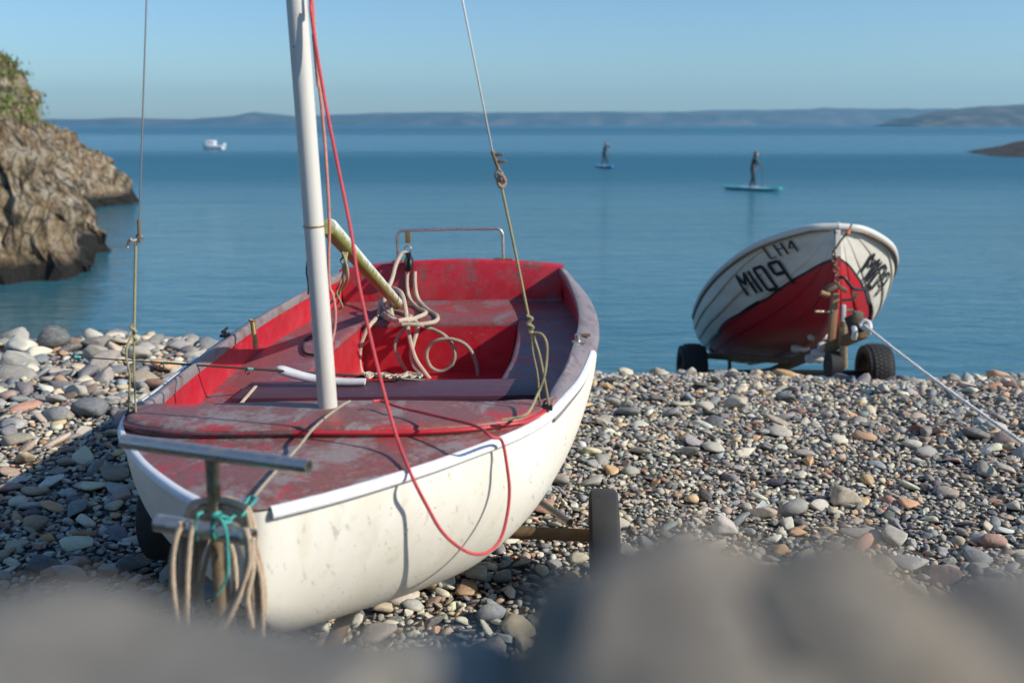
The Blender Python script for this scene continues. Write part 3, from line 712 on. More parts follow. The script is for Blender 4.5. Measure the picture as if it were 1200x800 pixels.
rope('rope_turn', [U(486, 318, 3.43), U(486, 330, 3.42), U(488, 345, 3.40), U(493, 355, 3.36), Z(503, 364, zb), Z(512, 370, zb), Z(511, 376, zb), Z(500, 379, zb), Z(484, 380, zb), Z(470, 377, zb), Z(455, 371, zb+.02), Z(447, 365, zb)], SR, M['sheet'], ms)
rope('rope_turn', [U(460, 372, 3.0), U(462, 350, 3.2)+Vector((-.02, -.05, .02)), U(463, 341, 3.2)+Vector((0, -.1, .03)), U(470, 343, 3.0), U(475, 360, 2.9), U(478, 385, 2.84), U(482, 405, 2.82), U(488, 422, 2.82), U(499, 438, 2.80), U(506, 447, 2.78)], SR, M['sheet'], ms)
rope('rope_turn', [Z(466, 376, zb+.03), Z(484, 374, zb+.02), U(489, 384, 2.87), U(485, 400, 2.84), U(482, 415, 2.83), U(486, 430, 2.82), U(496, 440, 2.80)], SR, M['sheet'], ms)
rope('rope_turn', [U(443, 375, 3.0), Z(446, 352, zb+.05), Z(450, 360, zb+.03), Z(462, 374, zb+.01)], SR*.9, M['sheet'], ms)
sd2 = rope('blue_fleck_line', [Z(470, 380, zb+.02), Z(488, 380, zb+.01), U(502, 384, 2.87), U(518, 391, 2.85), U(528, 401, 2.84), U(533, 414, 2.83), U(529, 428, 2.83), U(518, 435, 2.83), U(506, 431, 2.83), U(500, 419, 2.83), U(502, 407, 2.83), U(512, 399, 2.82), U(527, 397, 2.82), U(543, 402, 2.82), U(553, 413, 2.82), U(559, 430, 2.82), U(560, 446, 2.82)], SR*.85, M['sheet_dark'])
rope('line_turn', [U(478, 381, 2.86), U(468, 392, 2.85), U(463, 405, 2.84), U(467, 420, 2.84), U(476, 434, 2.84)], SR*.8, M['sheet_dark'], sd2)
# tangle of cord lying on the thwart
mb = MB()
for i in range(5):
    pts = []
    for q in range(9):
        t = q/8; pts.append(Z(430+60*t+random.uniform(-5, 5), 440+random.uniform(-4, 3), BZ+.04+random.uniform(0, .012)))
    mb.tube(smooth_path(pts, 5), random.uniform(.003, .006), 6)
dpart(mb, 'cord_tangle', M['hemp'])
# shrouds
hound = Vector((-.008*3.5, MX, 3.5))
def shroud(side, pts_px, chain, parts, turn, wire_end, cord, cm):
    mb = MB(); mb.tube([hound, wire_end], .0022, 6); w_ = dpart(mb, 'shroud', M['wire'])
    return w_
LU = .735
cL, cR = dl(154, 484, u=LU), dl(641, 476, u=LU+.03)
def lerp(a, b, t): return a+(b-a)*t
# left
e1 = dl(163, 262, u=LU); w_ = shroud(-1, None, cL, None, None, e1, None, None)
mb = MB(); mb.tube([e1+Vector((0, 0, .01)), e1-Vector((.003, 0, .05))], .0055, 8); mb.tube(ring(e1-Vector((.004, 0, .035)), .008, 0, 'Y', 14), .002, 6); dpart(mb, 'ferrule', M['galv'], w_)
e2 = dl(159, 282, u=LU)
rope('frayed_knot', [e2+Vector((.006, 0, .004)), e2+Vector((-.006, -.006, 0)), e2+Vector((-.014, 0, .004)), e2+Vector((-.022, 0, -.006)), e2+Vector((-.024, 0, -.018))], .0035, M['hemp'], w_)
a1 = dl(157, 388, u=LU); 
ly = rope('lanyard', [e2, lerp(e2, a1, .5), a1], .0036, M['yellowcord'], n=7)
rope('lanyard_fall', [a1, dl(157, 430, u=LU), cL+Vector((.012, 0, 0))], .003, M['yellowcord'], ly)
rope('lanyard_fall', [a1, dl(150, 402, u=LU-.01), dl(148, 418, u=LU-.02), dl(152, 440, u=LU-.01), dl(151, 465, u=LU), cL+Vector((-.004, 0, 0))], .003, M['yellowcord'], ly)
rope('lanyard_knot', [a1+Vector((.005, 0, .02)), a1+Vector((-.006, -.004, .012)), a1+Vector((.006, -.004, 0)), a1+Vector((-.005, 0, -.012)), a1+Vector((.005, .0, -.024)), a1+Vector((-.004, -.004, -.034))], .004, M['yellowcord'], ly)
# right
e1 = dl(577, 177, u=LU); w_ = shroud(1, None, cR, None, None, e1, None, None)
mb = MB(); q = dl(584, 197, u=LU); mb.tube([e1, q], .0055, 8)
for yy, xx in ((181, 585), (189, 588)): c = dl(xx, yy, u=LU); mb.box(c, (.022, .010, .008), bev=.003)
dpart(mb, 'wire_clamp', M['galv'], w_)
q2 = dl(586, 207, u=LU); mb = MB(); mb.tube(smooth_path([q, dl(580, 203, u=LU), dl(581, 209, u=LU), q2, dl(589, 204, u=LU), q], 4), .0022, 6); dpart(mb, 'thimble', M['brass'], w_)
rope('knot', [q2+Vector((-.006, 0, .008)), q2+Vector((.008, -.006, 0)), q2+Vector((.012, 0, -.016)), q2+Vector((.002, -.006, -.026)), q2+Vector((-.006, 0, -.010)), q2+Vector((.006, -.008, -.004))], .005, M['orangecord'], w_)
k1 = dl(620, 374, u=LU)
ly = rope('lanyard', [q2-Vector((0, 0, .01)), lerp(q2, k1, .5), k1], .0036, M['yellowcord'], n=7)
rope('lanyard_knot', [k1+Vector((-.006, -.004, .010)), k1+Vector((.008, -.006, .002)), k1+Vector((-.004, -.006, -.010)), k1+Vector((.010, -.006, -.020)), k1+Vector((.0, -.004, -.030)), k1+Vector((.008, 0, -.036))], .0044, M['yellowcord'], ly)
k2 = dl(624, 390, u=LU)
rope('lanyard_fall', [k1, k2, dl(632, 415, u=LU), dl(638, 445, u=LU), cR+Vector((.006, 0, 0))], .0034, M['yellowcord'], ly)
rope('lanyard_fall', [k2, dl(634, 391, u=LU-.01), dl(640, 400, u=LU-.02), dl(641, 415, u=LU-.02), dl(638, 440, u=LU-.03), dl(630, 462, u=LU-.04), dl(618, 484, z=.02), dl(600, 490, z=.012), dl(588, 492, z=.010)], .0036, M['yellowcord'], ly)
rope('lanyard_fall', [k1, dl(624, 410, u=LU+.01), dl(630, 440, u=LU+.02), cR+Vector((-.02, 0, .005))], .0026, M['yellowcord'], ly)
for c in (cL, cR):
    mb = MB(); c = Vector(c); mb.box(c+Vector((0, 0, -.004)), (.030, .022, .012), bev=.003); mb.tube(ring(c+Vector((0, 0, .008)), .008, 0, 'Y', 14), .0028, 6); mb.lathe([(-.012, 0), (-.012, .006), (.012, .006), (.012, 0)], c+Vector((0, 0, .0)), 'X', 10); dpart(mb, 'chainplate', M['dark'])
# bow cord to mast foot
fx = dl(296, 584, z=.016)
rope('bow_cord', [fx, dl(315, 561, z=.018), dl(350, 523, z=.022), dl(366, 503, z=.040), dl(385, 486, z=.042), dl(402, 474, z=.034), dl(410, 470, z=.028)], .0034, M['sheet_dark'])
mb = MB(); mb.box(fx+Vector((-.01, -.01, 0)), (.05, .02, .006), bev=.002); mb.tube(ring(fx, .009, 0, 'Z', 14), .003, 6); mb.box(fx+Vector((-.05, -.012, -.006)), (.06, .014, .006), bev=.002); dpart(mb, 'bow_fitting', M['steel'])
# halyards
e_l = edge(.36, 1)
def gp(u, out=.030, dz=-.004): p, n = edge(u, 1); return p+n*out+Vector((0, 0, dz))
def find_edge(px):                          # where the right-hand deck edge passes photo column px
    best = min(((abs(600+1167*((Matrix.Translation(OB) @ Mb) @ gp(u)-EYE).x/(((Matrix.Translation(OB) @ Mb) @ gp(u)-EYE).y*cP-((Matrix.Translation(OB) @ Mb) @ gp(u)-EYE).z*sP)-px), u) for u in [i*.005 for i in range(10, 300)]), key=lambda t: t[0])
    return best[1]
ua_, ub_ = find_edge(481), find_edge(586)
A_, B_ = gp(ua_, .034), gp(ub_, .034)
pn = (B_-A_).cross(Vector((0, 0, 1))).normalized()
def pl(x, y, out=0):                        # on the upright plane that hangs from the deck edge
    o = DMi @ EYE; d = DMi.to_3x3() @ ray(x, y); t = (A_+pn*out-o).dot(pn)/d.dot(pn); return o+d*t
hal = rope('halyard', [Vector((-.008*4.2+.03, MX-.01, 4.2)), Vector((-.008*2.2+.032, MX-.014, 2.2)), U(361, -40, .68), U(364, 10, .67), U(371, 60, .66), U(383, 130, .63), U(397, 200, .60), U(411, 270, .56), U(420, 330, .52), U(434, 395, .47), U(450, 460, .42), U(466, 515, .36), A_, pl(500, 592), pl(516, 620), pl(534, 638), pl(553, 648), pl(571, 647), pl(586, 632), pl(594, 605), pl(597, 575), pl(594, 545), B_+Vector((0, 0, .012)), Z(577, 512, .034), Z(562, 501, .046), Z(545, 495, .046), Z(515, 488, .042), Z(490, 482, .034), Z(465, 476, .034), Z(448, 470, .034), Z(437, 470, .036)], .0041, M['redrope'], k=8)
rope('second_halyard', [Vector((-.008*4.2+.034, MX+.02, 4.2)), U(364, -30, .74), U(367, 40, .745), U(373, 90, .75), U(380, 160, .755), U(384, 220, .75), U(386, 265, .755), U(385, 300, .77), U(386, 335, .78), U(390, 345, .78), U(393, 365, .77), U(392, 385, .77), U(389, 400, .76)], .0042, M['pinkrope'])
rope('black_line', [U(360, 305, .70), U(359, 318, .70), U(361, 332, .70), U(361, 345, .70)], .002, M['blackcord'])
rope('black_loop', [Z(372, 391, BZ+.01), Z(360, 396, BZ+.01), Z(355, 404, BZ+.01), Z(358, 414, BZ+.01), Z(372, 416, BZ+.01)], .006, M['blackcord'])
# vang cords under the boom
vb = b0+d*0; vv = b0+(b1-b0).normalized()*.30+Vector((0, 0, -.03))
for q in (0, 1, 2):
    rope('vang_cord', [vv+Vector((q*.006, 0, 0)), U(404-q*4+4, 320+q*4, 1.0), U(400-q*5+4, 335+q*3, 1.02), U(396+(q-1)*5, 350+q*4, 1.04), U(390+(q-1)*7, 362, 1.05)], .0030, M['yellowcord'])
mb = MB(); mb.tube(ring(vv, .013, 0, 'X', 16), .003, 6); mb.tube(ring(vv-Vector((0, 0, .024)), .009, 0, 'Y', 14), .003, 6); mb.box(vv-Vector((0, 0, .04)), (.012, .01, .02), bev=.002); dpart(mb, 'vang_shackle', M['galv'])
# rowlock fittings
p, n = edge(1.82, 1); mb = MB(); mb.box(p-n*.045+Vector((0, 0, .008)), (.055, .03, .008), bev=.003); mb.box(p-n*.082+Vector((0, 0, -.03)), (.008, .035, .06), bev=.002); dpart(mb, 'rowlock_plate', M['rustbrown'])
p, n = edge(1.70, 1); mb = MB(); mb.box(p-n*.050+Vector((0, 0, .008)), (.05, .034, .007), bev=.002); mb.tube([p-n*.055+Vector((0, 0, .006)), p-n*.055+Vector((0, 0, .035))], .011, 12); dpart(mb, 'rowlock_socket', M['steel'])
p = dl(297, 380, z=.0); mb = MB(); mb.tube([p+Vector((0, -.01, .02)), p+Vector((.008, -.02, -.09))], .010, 12); mb.tube(ring(p+Vector((0, -.01, .018)), .012, 0, 'Z', 14), .004, 6); dpart(mb, 'rowlock_pin', M['brass'])
p, n = edge(1.93, -1); p = p-n*.030+Vector((0, 0, -.004)); mb = MB(); mb.box(p+Vector((0, 0, .012)), (.03, .05, .012), bev=.004); mb.tube([p+Vector((0, -.03, .03)), p+Vector((0, .03, .034))], .005, 8); mb.tube([p, p+Vector((0, 0, .032))], .006, 8); dpart(mb, 'cleat', M['dark'])
mb = MB()
for q in (-1, 1): mb.tube([dl(281, 474, z=BZ+.032)+Vector((q*.002, 0, 0)), dl(300, 452, z=BZ+.034)+Vector((q*.002, 0, 0))], .004, 6)
dpart(mb, 'thwart_strap', M['hemp'])

# things lying in the dinghy -------------------------------------------------
DW = Matrix.Translation(OB) @ Mb
def wthing(name, label, cat, base_local): return thing(name, label, cat, loc=DW @ Vector(base_local))
def wpart(mb, name, m, parent, **k):         # geometry given in dinghy coordinates
    mb.v = [tuple(DW @ Vector(p)-parent.location) for p in mb.v]; return mb.build(name, m, parent, **k)
g0 = dl(213, 426.5, z=Z_(1.25)+.012); g1 = dl(396, 439, z=BZ+.052); dr = (g1-g0)
tip = g0-dr*.72*1.0; 
tx = min((abs((lambda P: 600+1167*P.x/(P.y*cP-P.z*sP))(DW @ (g0-dr*s)-EYE)-84), s) for s in [i*.01 for i in range(20, 200)])[1]
tip = g0-dr*tx
# butt end of the rod
bt = g1+dr*.62
rod = wthing('fishing_rod', 'thin dark fishing rod lying across the dinghy with its tip over the left gunwale', 'fishing rod', g1)
mb = MB(); mb.tube([tip, g0, g1, bt], [.0018, .0032, .0050, .006], 8); wpart(mb, 'blank', M['blackcord'], rod)
mb = MB(); mb.tube([g1+dr*.42, bt], .011, 10); wpart(mb, 'handle', M['dark'], rod)
for s in (-tx, -.12, .40, .98, 1.05, 1.13):
    c = g0+dr*s; mb = MB(); mb.tube(ring(c+Vector((0, 0, -.012)), .0075, 0, 'Y', 14), .0018, 6); wpart(mb, 'line_guide', M['dark'], rod)
for s in (-tx+.03, -.10, .42):
    c = g0+dr*s; mb = MB(); mb.tube([c-dr.normalized()*.010, c+dr.normalized()*.010], .0045, 8); wpart(mb, 'whipping', M['teal'], rod)
# white wooden tiller
w0 = dl(322, 431, z=BZ+.10); w1 = dl(428, 447, z=BZ+.045)
til = wthing('tiller', 'white painted wooden tiller lying on the purple thwart behind the mast', 'tiller', (w0+w1)/2)
mb = MB(); dd = (w1-w0); nrm = dd.normalized(); sdv = nrm.cross(Vector((0, 0, 1))).normalized(); upv = sdv.cross(nrm)
rows = []
for i in range(22):
    t = i/21; e = math.sqrt(max(0, 1-(1-min(1, t*9))**2)) if t < .12 else 1; hh = (.015-.005*t)*e+.001; ww = (.024-.010*t)*e+.001; c = w0+dd*t-upv*.018*math.sin(t*math.pi)
    rows.append([c+sdv*ww*math.copysign(abs(math.cos(a))**.6, math.cos(a))+upv*hh*math.copysign(abs(math.sin(a))**.6, math.sin(a)) for a in [2*math.pi*j/14 for j in range(14)]])
mb.grid(rows, closed=True, cap=True); wpart(mb, 'shaft', M['whitewood'], til)
mb = MB(); mb.tube([w0+dd*.62+upv*.02, w0+dd*.62-upv*.02], .004, 8); wpart(mb, 'pin', M['galv'], til)

# ------------------------------------------------------------------ launching trolley
GZ = -1.50+3.1
tr = thing('launching_trolley', 'steel launching trolley with black wheels and a T-shaped handle under the red dinghy', 'trolley', loc=DW @ Vector((0, 1.4, -.76)))
def tpart(mb, name, m, parent=None, **k):
    mb.v = [tuple(DW @ Vector(p)-tr.location) for p in mb.v]; return mb.build(name, m, parent or tr, **k)
AX = Vector((0, 1.38, -.61))
mb = MB(); mb.tube([(-.72, 1.43, -.60), (.62, 1.36, -.635), (.70, 1.355, -.637)], .0215, 14); tpart(mb, 'axle', M['rustbrown'])
mb = MB(); mb.tube([(0, -.10, -.60), (0, .2, -.60), (0, 1.3, -.625)], .022, 14); tpart(mb, 'drawbar', M['galv'])
mb = MB(); p1, p2 = dl(612, 573, u=1.72), dl(668, 612, u=1.38); mb.tube([p1+(p1-p2)*1.2, p1, p2], .0125, 12); tpart(mb, 'brace', M['steel'])
for s in (-1, 1): mb = MB(); mb.box((s*.28, 1.40, -.578), (.10, .16, .04), bev=.012); tpart(mb, 'cradle_pad', M['rubber'])
for s, c in ((1, Vector((.742, 1.36, -.640))), (-1, Vector((-.80, 1.44, -.590)))):
    r_ = .158; hw = .050
    o = MB(); o.lathe([(-hw*.6, .085), (-hw*.9, .10), (-hw, .118), (-hw*.96, .142), (-hw*.8, r_-.004), (-hw*.45, r_), (0, r_+.001), (hw*.45, r_), (hw*.8, r_-.004), (hw*.96, .142), (hw, .118), (hw*.9, .10), (hw*.6, .085), (-hw*.6, .085)], c, 'X', 48)
    wh = tpart(o, 'wheel', M['rubber'], angle=35)
    o = MB(); o.lathe([(-hw*.55, .0), (-hw*.62, .03), (-.015, .035), (-.02, .075), (-hw*.62, .086), (hw*.62, .086), (.02, .075), (.015, .035), (hw*.62, .03), (hw*.55, 0)], c, 'X', 32)
    tpart(o, 'rim', M['rim'], wh)
# T handle
pt = Vector((-.012, -.095, .145))
mb = MB(); mb.tube([(-.030, -.10, -.66), (-.024, -.10, -.2), (-.014, -.098, .155)], .0125, 14); tpart(mb, 'handle_post', M['steel_rust'])
ta, tb = dl(145, 517, u=-.05), dl(362, 547, u=-.155)
def hollow(mb, a, b, r, wall=.0025, n=20):
    t = (b-a).normalized(); x = t.orthogonal().normalized(); y = t.cross(x)
    L_ = (b-a).length; rows = []
    for (s, rr) in ((.02, r-wall), (0, r-wall), (0, r), (L_, r), (L_, r-wall), (L_-.03, r-wall)):
        rows.append([a+t*s+(x*math.cos(q)+y*math.sin(q))*rr for q in [2*math.pi*i/n for i in range(n)]])
    mb.grid(rows, closed=True, cap=True)
mb = MB(); hollow(mb, ta, tb, .0140); tpart(mb, 'handle_bar', M['steel'], angle=50)
la, lb = dl(184, 612, u=-.115), dl(297, 630, u=-.150)
mb = MB(); hollow(mb, la, lb, .0165); tpart(mb, 'lower_bar', M['steel'], angle=50)
# hemp rope coiled over the lower bar
coil = thing('rope_coil', 'thick beige three-strand rope coiled over the lower bar of the trolley handle', 'rope', loc=DW @ lerp(la, lb, .5))
def cpart(mb, name, m, parent, **k):
    mb.v = [tuple(DW @ Vector(p)-parent.location) for p in mb.v]; return mb.build(name, m, parent, **k)
RR = .0054
def hangdown(x0, xe, yb, ue, up, du, xr=294):
    """over the bar from the left, arching across the top and falling on the right"""
    du = abs(du)*.8
    return [U(x0-2, 700, -.080+du), U(x0-1, 660, -.080+du), U(x0, 630, -.082+du), U(x0+3, 612, -.085+du), U(x0+16, up+4, -.092+du), U((x0+xr)/2, up, -.100+du), U(xr-18, up+3, -.108+du), U(xr-4, up+16, -.112+du), U(xr+2, 640, -.116+du), U(xe, 680, -.118+du), U(xe+2, yb, -.118+du)]
strands = []
for (x0, xe, yb, ue, up, du) in ((212, 306, 745, -.16, 586, 0), (216, 300, 735, -.15, 593, -.008), (222, 302, 750, -.14, 588, .012), (226, 296, 728, -.165, 599, -.004), (232, 290, 740, -.13, 584, .02), (226, 309, 722, -.17, 605, -.006), (219, 304, 738, -.17, 596, -.016)):
    strands.append(hangdown(x0, xe, yb, ue, up, du))
strands += [[U(213, 612, -.175), U(206, 630, -.178), U(202, 665, -.178), U(205, 705, -.178), U(212, 740, -.17), U(232, 752, -.16), U(258, 735, -.15), U(278, 700, -.165), U(291, 662, -.178), U(292, 636, -.178), U(288, 618, -.172)],
            [U(226, 612, -.175), U(222, 640, -.178), U(219, 690, -.175), U(222, 740, -.16), U(246, 745, -.15), U(266, 716, -.155), U(284, 684, -.17), U(294, 655, -.176), U(296, 630, -.175)],
            [U(250, 632, -.07), U(242, 655, -.07), U(236, 685, -.075), U(238, 715, -.08), U(246, 735, -.09)], [U(262, 632, -.07), U(258, 665, -.07), U(256, 700, -.075), U(262, 735, -.08)],
            [U(268, 632, -.07), U(274, 652, -.07), U(276, 680, -.075), U(272, 710, -.08), U(266, 735, -.09)], [U(243, 632, -.06), U(234, 652, -.06), U(229, 680, -.065), U(235, 712, -.07)],
            [U(258, 632, -.08), U(266, 662, -.075), U(268, 700, -.08), U(276, 735, -.09)], [U(292, 630, -.15), U(296, 665, -.15), U(290, 700, -.15), U(296, 735, -.15)]]
for t in [st_ for st_ in strands]+[[p+Vector((.006*math.sin(3*i_+j_), .004, 0)) for j_, p in enumerate(st_)] for i_, st_ in enumerate(strands[:8])]:
    mb = MB(); twisted(mb, smooth_path(t, 8), RR*random.uniform(.9, 1.05), .022); cpart(mb, 'rope_strand', M['hemp'], coil)
tw = thing('teal_twine', 'thin teal twine tied round the lower bar and up to the bow', 'cord', loc=DW @ lerp(la, lb, .6))
mb = MB()
for (x, dx) in ((229, 0), (248, 0), (250, 2)):
    mb.tube(smooth_path([U(x+8, 600, -.16), U(x+3, 603, -.185), U(x, 612, -.178), U(x, 626, -.172), U(x+2, 632, -.15)], 5), .0026, 6)
for pts in ([U(248, 604, -.17), U(258, 607, -.19), U(265, 622, -.195), U(267, 645, -.190), U(267, 670, -.185), U(262, 685, -.18), U(254, 697, -.18)], [U(256, 606, -.18), U(262, 612, -.19), U(270, 611, -.18), U(266, 606, -.17), U(258, 604, -.18)],
            [U(262, 612, -.17), U(275, 604, -.12), U(286, 592, -.05), fx+Vector((-.004, 0, .004)), U(300, 585, -.02), U(292, 594, -.08), U(284, 604, -.14)]):
    mb.tube(smooth_path(pts, 5), .0026, 6)
cpart(mb, 'twine', M['teal'], tw)

# ================================================================== fishing boat on its trailer
FB = thing('fishing_boat', 'white and red clinker fishing boat numbered M109 with raised bow on its trailer', 'boat')
OF = EYE+Vector((2.5434, 7.7475, -.9608))
FM = Matrix.Translation(OF) @ Matrix.Rotation(-.0684, 4, 'Z') @ Matrix.Rotation(-.3047, 4, 'X') @ Matrix.Rotation(.0169, 4, 'Y')
FBASE = Vector((0, 2.0, -.66)); FB.matrix_world = FM @ Matrix.Translation(FBASE)
FK = [.0483, .2929, .5557, .7234, .7934, .7599, .6518]; FL = 4.0
def fw(u): return spl(math.sqrt(max(u, 0)/FL), FK)
def fz(u): t = u/FL; return .2-.8576*t+.6025*t*t
def fk(u): return float(np.interp(u, [0, .02, .06, .12, .2, .32, .5, .8, 1.5, 3, 4], [.02, -.13, -.27, -.40, -.50, -.575, -.615, -.635, -.65, -.64, -.60]))
def fsec(u, a):                 # a: 0 gunwale .. 1 keel
    q = a*math.pi/2; n = .84+1.40*sstep(0, 1.7, u)
    x = fw(u)*max(0, math.cos(q))**(2/n); z = fz(u)+(fk(u)-fz(u))*math.sin(q)**(2/n)
    return x, z
def fsurf(u, a, s, out=0):
    x, z = fsec(u, a); x2, z2 = fsec(u, min(1, a+.01)); x0, z0 = fsec(u, max(0, a-.01)); t = Vector((x2-x0, 0, z2-z0)); n = Vector((-t.z, 0, t.x)); 
    if n.length < 1e-6: n = Vector((1, 0, 0))
    n.normalize()
    if n.x < 0 and a < .9: n = -n
    if a >= .9 and n.z > 0: n = -n
    e = .03; xa = fsec(u+e, a)[0]; xb = fsec(max(0, u-e), a)[0]; sl = max(-2, min(2, (xa-xb)/(min(u, e)+e)))*sstep(0, .25, u)
    n = Vector((n.x, -n.x*sl, n.z)).normalized()
    return Vector((s*(x+n.x*out), u+n.y*out, z+n.z*out))
m = mat('fishing_boat_paint', (.8, .78, .7), .45); k = N(m); v = k.co(); sp = k.n('ShaderNodeSeparateXYZ'); k.l(v, sp.inputs[0])
zl = k.ramp(k.math('MULTIPLY_ADD', sp.outputs[1], .25, .5), [(0, .605), (.05, .52), (.1625, .36), (.27, .275), (.5, .185), (1, .165)]); h = k.math('SUBTRACT', sp.outputs[2], zl)    # height above the painted waterline, parts share the boat's origin
wh = k.mix(k.ramp(k.noise(k.mapped(v, (3, 1, 6)), 2, 7, .7), [(.42, 0.), (.75, .6)]), (.66, .63, .54), (.44, .41, .33))
rd = k.mix(k.ramp(k.noise(v, 4, 7, .7), [(.42, 0.), (.8, .7)]), (.46, .012, .022), (.26, .04, .035))
kb = k.math('GREATER_THAN', h, -.009); kw = k.math('GREATER_THAN', h, .009)
low = k.ramp(sp.outputs[2], [(.03, 1.), (.14, 0.)])
rd = k.mix(k.math('MULTIPLY', low, .7), rd, (.30, .12, .09))
k.col(k.mix(kw, k.mix(kb, rd, (.012, .014, .022)), wh)); M['fboat'] = m
M['frim'] = mat('fishing_boat_rim', (.60, .59, .55), .45)
M['letter'] = mat('black_lettering', (.012, .013, .02), .5)
def fpart(mb, name, m, parent=None, **kk): return mb.build(name, m, parent or FB, off=FBASE, **kk)
fus = [FL*(i/50)**1.8 for i in range(51)]
cuts = [.004, .17, .31, .44, .56, .68, .84, 1.0]
for s in (-1, 1):
    for i in range(len(cuts)-1):
        a0, a1 = cuts[i], cuts[i+1]; mb = MB(); rows = []
        for u in fus:
            r_ = [fsurf(u, a0, s, .001 if i else .003)]
            for q in (.2, .4, .6, .8, .97): r_.append(fsurf(u, a0+(a1-a0)*q, s, .001+(.017 if i < 5 else .002)*q*min(1, .25+u)))
            r_.append(fsurf(u, a1, s, (.016 if i < 5 else .002)*min(1, .25+u))); r_.append(fsurf(u, a1, s, -.004 if i < 6 else 0)); rows.append(r_)
        mb.grid(rows); fpart(mb, 'hull_plank', M['fboat'], angle=35)
# transom
mb = MB(); q = [fsurf(FL, a/16, -1, .01) for a in range(17)]+[fsurf(FL, a/16, 1, .01) for a in range(15, -1, -1)]; q = [Vector((p.x, FL, p.z)) for p in q]
mb.add(q, [list(range(len(q)))]); q2 = [p+Vector((0, -.05, 0)) for p in q]; mb.add(q2, [list(range(len(q)))][::-1]); fpart(mb, 'transom', M['fboat'])
# stem and keel timber
mb = MB(); rows = []
for u in [0, .02, .05, .09, .14, .2, .3, .45, .7, 1.1, 1.8, 2.8, 3.95]:
    z = fk(u); o_ = .03 if u > .4 else .02
    rows.append([(-.022, u+.02, z+.02), (-.020, u-o_*(1 if u < .3 else 0), z-o_*(0 if u < .1 else 1)), (.020, u-o_*(1 if u < .3 else 0), z-o_*(0 if u < .1 else 1)), (.022, u+.02, z+.02)])
rows.insert(0, [(-.022, .02, .19), (-.018, -.015, .19), (.018, -.015, .19), (.022, .02, .19)])
mb.grid(rows, cap=True); fpart(mb, 'keel', M['fboat'], angle=30)
for s in (-1, 1):
    mb = MB(); rows = []
    for u in fus:
        e = .01; t = Vector((s*(fw(u+e)-fw(max(u-e, 0))), (u+e)-max(u-e, 0), 0)).normalized(); n = Vector((t.y, -t.x, 0))*s; n = n.lerp(Vector((0, -1, 0)), sstep(.02, 0, u)); p = Vector((s*fw(u)*sstep(0, .02, u+.002), u, fz(u)))
        rows.append([p+n*a+Vector((0, 0, b)) for a, b in ((.002, -.038), (.020, -.036), (.028, -.022), (.030, -.006), (.027, .008), (.016, .016), (.0, .018), (-.02, .014), (-.04, .0), (-.042, -.03))])
    mb.grid(rows, cap=True); fpart(mb, 'gunwale', M['frim'], angle=60)
    mb = MB(); mb.tube([Vector((s*(fw(u)+.016), u, fz(u)-.044)) if u > .05 else Vector((s*(fw(u)+.01), u-.02, fz(u)-.044)) for u in fus], .009, 8); fpart(mb, 'fender_strip', M['galv'])
    mb = MB(); mb.grid([[Vector((s*max(0, fsec(u, a)[0]-.03), u, fsec(u, a)[1]+.03*a)) for a in (0, .2, .4, .55)] for u in fus if u > 1.2]); fpart(mb, 'inner_lining', M['frim'])
mb = MB(); mb.grid([[(x*max(.01, fw(u)-.07), u, fz(u)-.01+.04*(1-x*x)) for x in (-1, -.5, 0, .5, 1)] for u in fus if u < 1.0]); fpart(mb, 'foredeck', M['frim'])
mb = MB(); mb.grid([[(x*fw(u)*.62, u, -.40) for x in (-1, 0, 1)] for u in (1.5, 2, 3, 3.95)]); fpart(mb, 'sole', M['frim'])
for u in (1.9, 2.9): mb = MB(); mb.box((0, u, fz(u)-.16), (fw(u)*1.9, .24, .03), bev=.005); fpart(mb, 'thwart', M['timber'])
# painted letters
GL = {'M': [(0, 0, 0, 1), (0, 1, .5, .45), (.5, .45, 1, 1), (1, 1, 1, 0)], '1': [(.5, 0, .5, 1)], '0': [(.08, 0, .08, 1), (.08, 1, .92, 1), (.92, 1, .92, 0), (.92, 0, .08, 0)],
      '9': [(.92, 0, .92, 1), (.92, 1, .08, 1), (.08, 1, .08, .5), (.08, .5, .92, .5)], 'L': [(0, 1, 0, 0), (0, 0, .9, 0)], 'H': [(0, 0, 0, 1), (1, 0, 1, 1), (0, .5, 1, .5)], '4': [(.85, 0, .85, 1), (.85, 1, .05, .35), (.05, .35, 1, .35)]}
AR = [0.0]
for i in range(1, 401): AR.append(AR[-1]+math.hypot(.01, .8*(fw(i*.01)-fw((i-1)*.01))))
def uarc(u0, d, sgn): return float(np.interp(float(np.interp(u0, [i*.01 for i in range(401)], AR))+sgn*d, AR, [i*.01 for i in range(401)]))
def lettering(text, s, u0, w_, gap, a_top, a_bot, th, drop=0):
    # s=-1: reads towards the bow (u falls); s=+1: reads towards the stern
    cur = 0; mb = MB()
    for ch in text:
        cw = w_*(.15 if ch == '1' else 1)
        for (x0, y0, x1, y1) in GL[ch]:
            n_ = 6
            d = Vector(((x1-x0)*cw, (y1-y0)*.2)); nn = Vector((-d.y, d.x)).normalized()*th
            top = []; bt_ = []
            for i in range(n_+1):
                t = i/n_; X = cur+cw*(x0+(x1-x0)*t); Yf = y0+(y1-y0)*t
                for sg, lst in ((1, top), (-1, bt_)):
                    ux = X+nn.x*sg; yy = Yf+nn.y*sg/.2; uu = uarc(u0, ux, s)
                    lst.append(fsurf(uu, a_bot+(a_top-a_bot)*yy+drop*ux, s, .022))
            if s > 0: mb.grid([top, bt_])
            else: mb.grid([bt_, top])
        cur += cw+gap
    fpart(mb, 'lettering', M['letter'], smooth=False)
lettering('LH4', -1, .375, .060, .034, .140, .270, .0080, .30)
lettering('M109', -1, .80, .112, .048, .19, .365, .0150, .26)
lettering('M109', 1, .24, .115, .038, .29, .46, .0150, -.12)
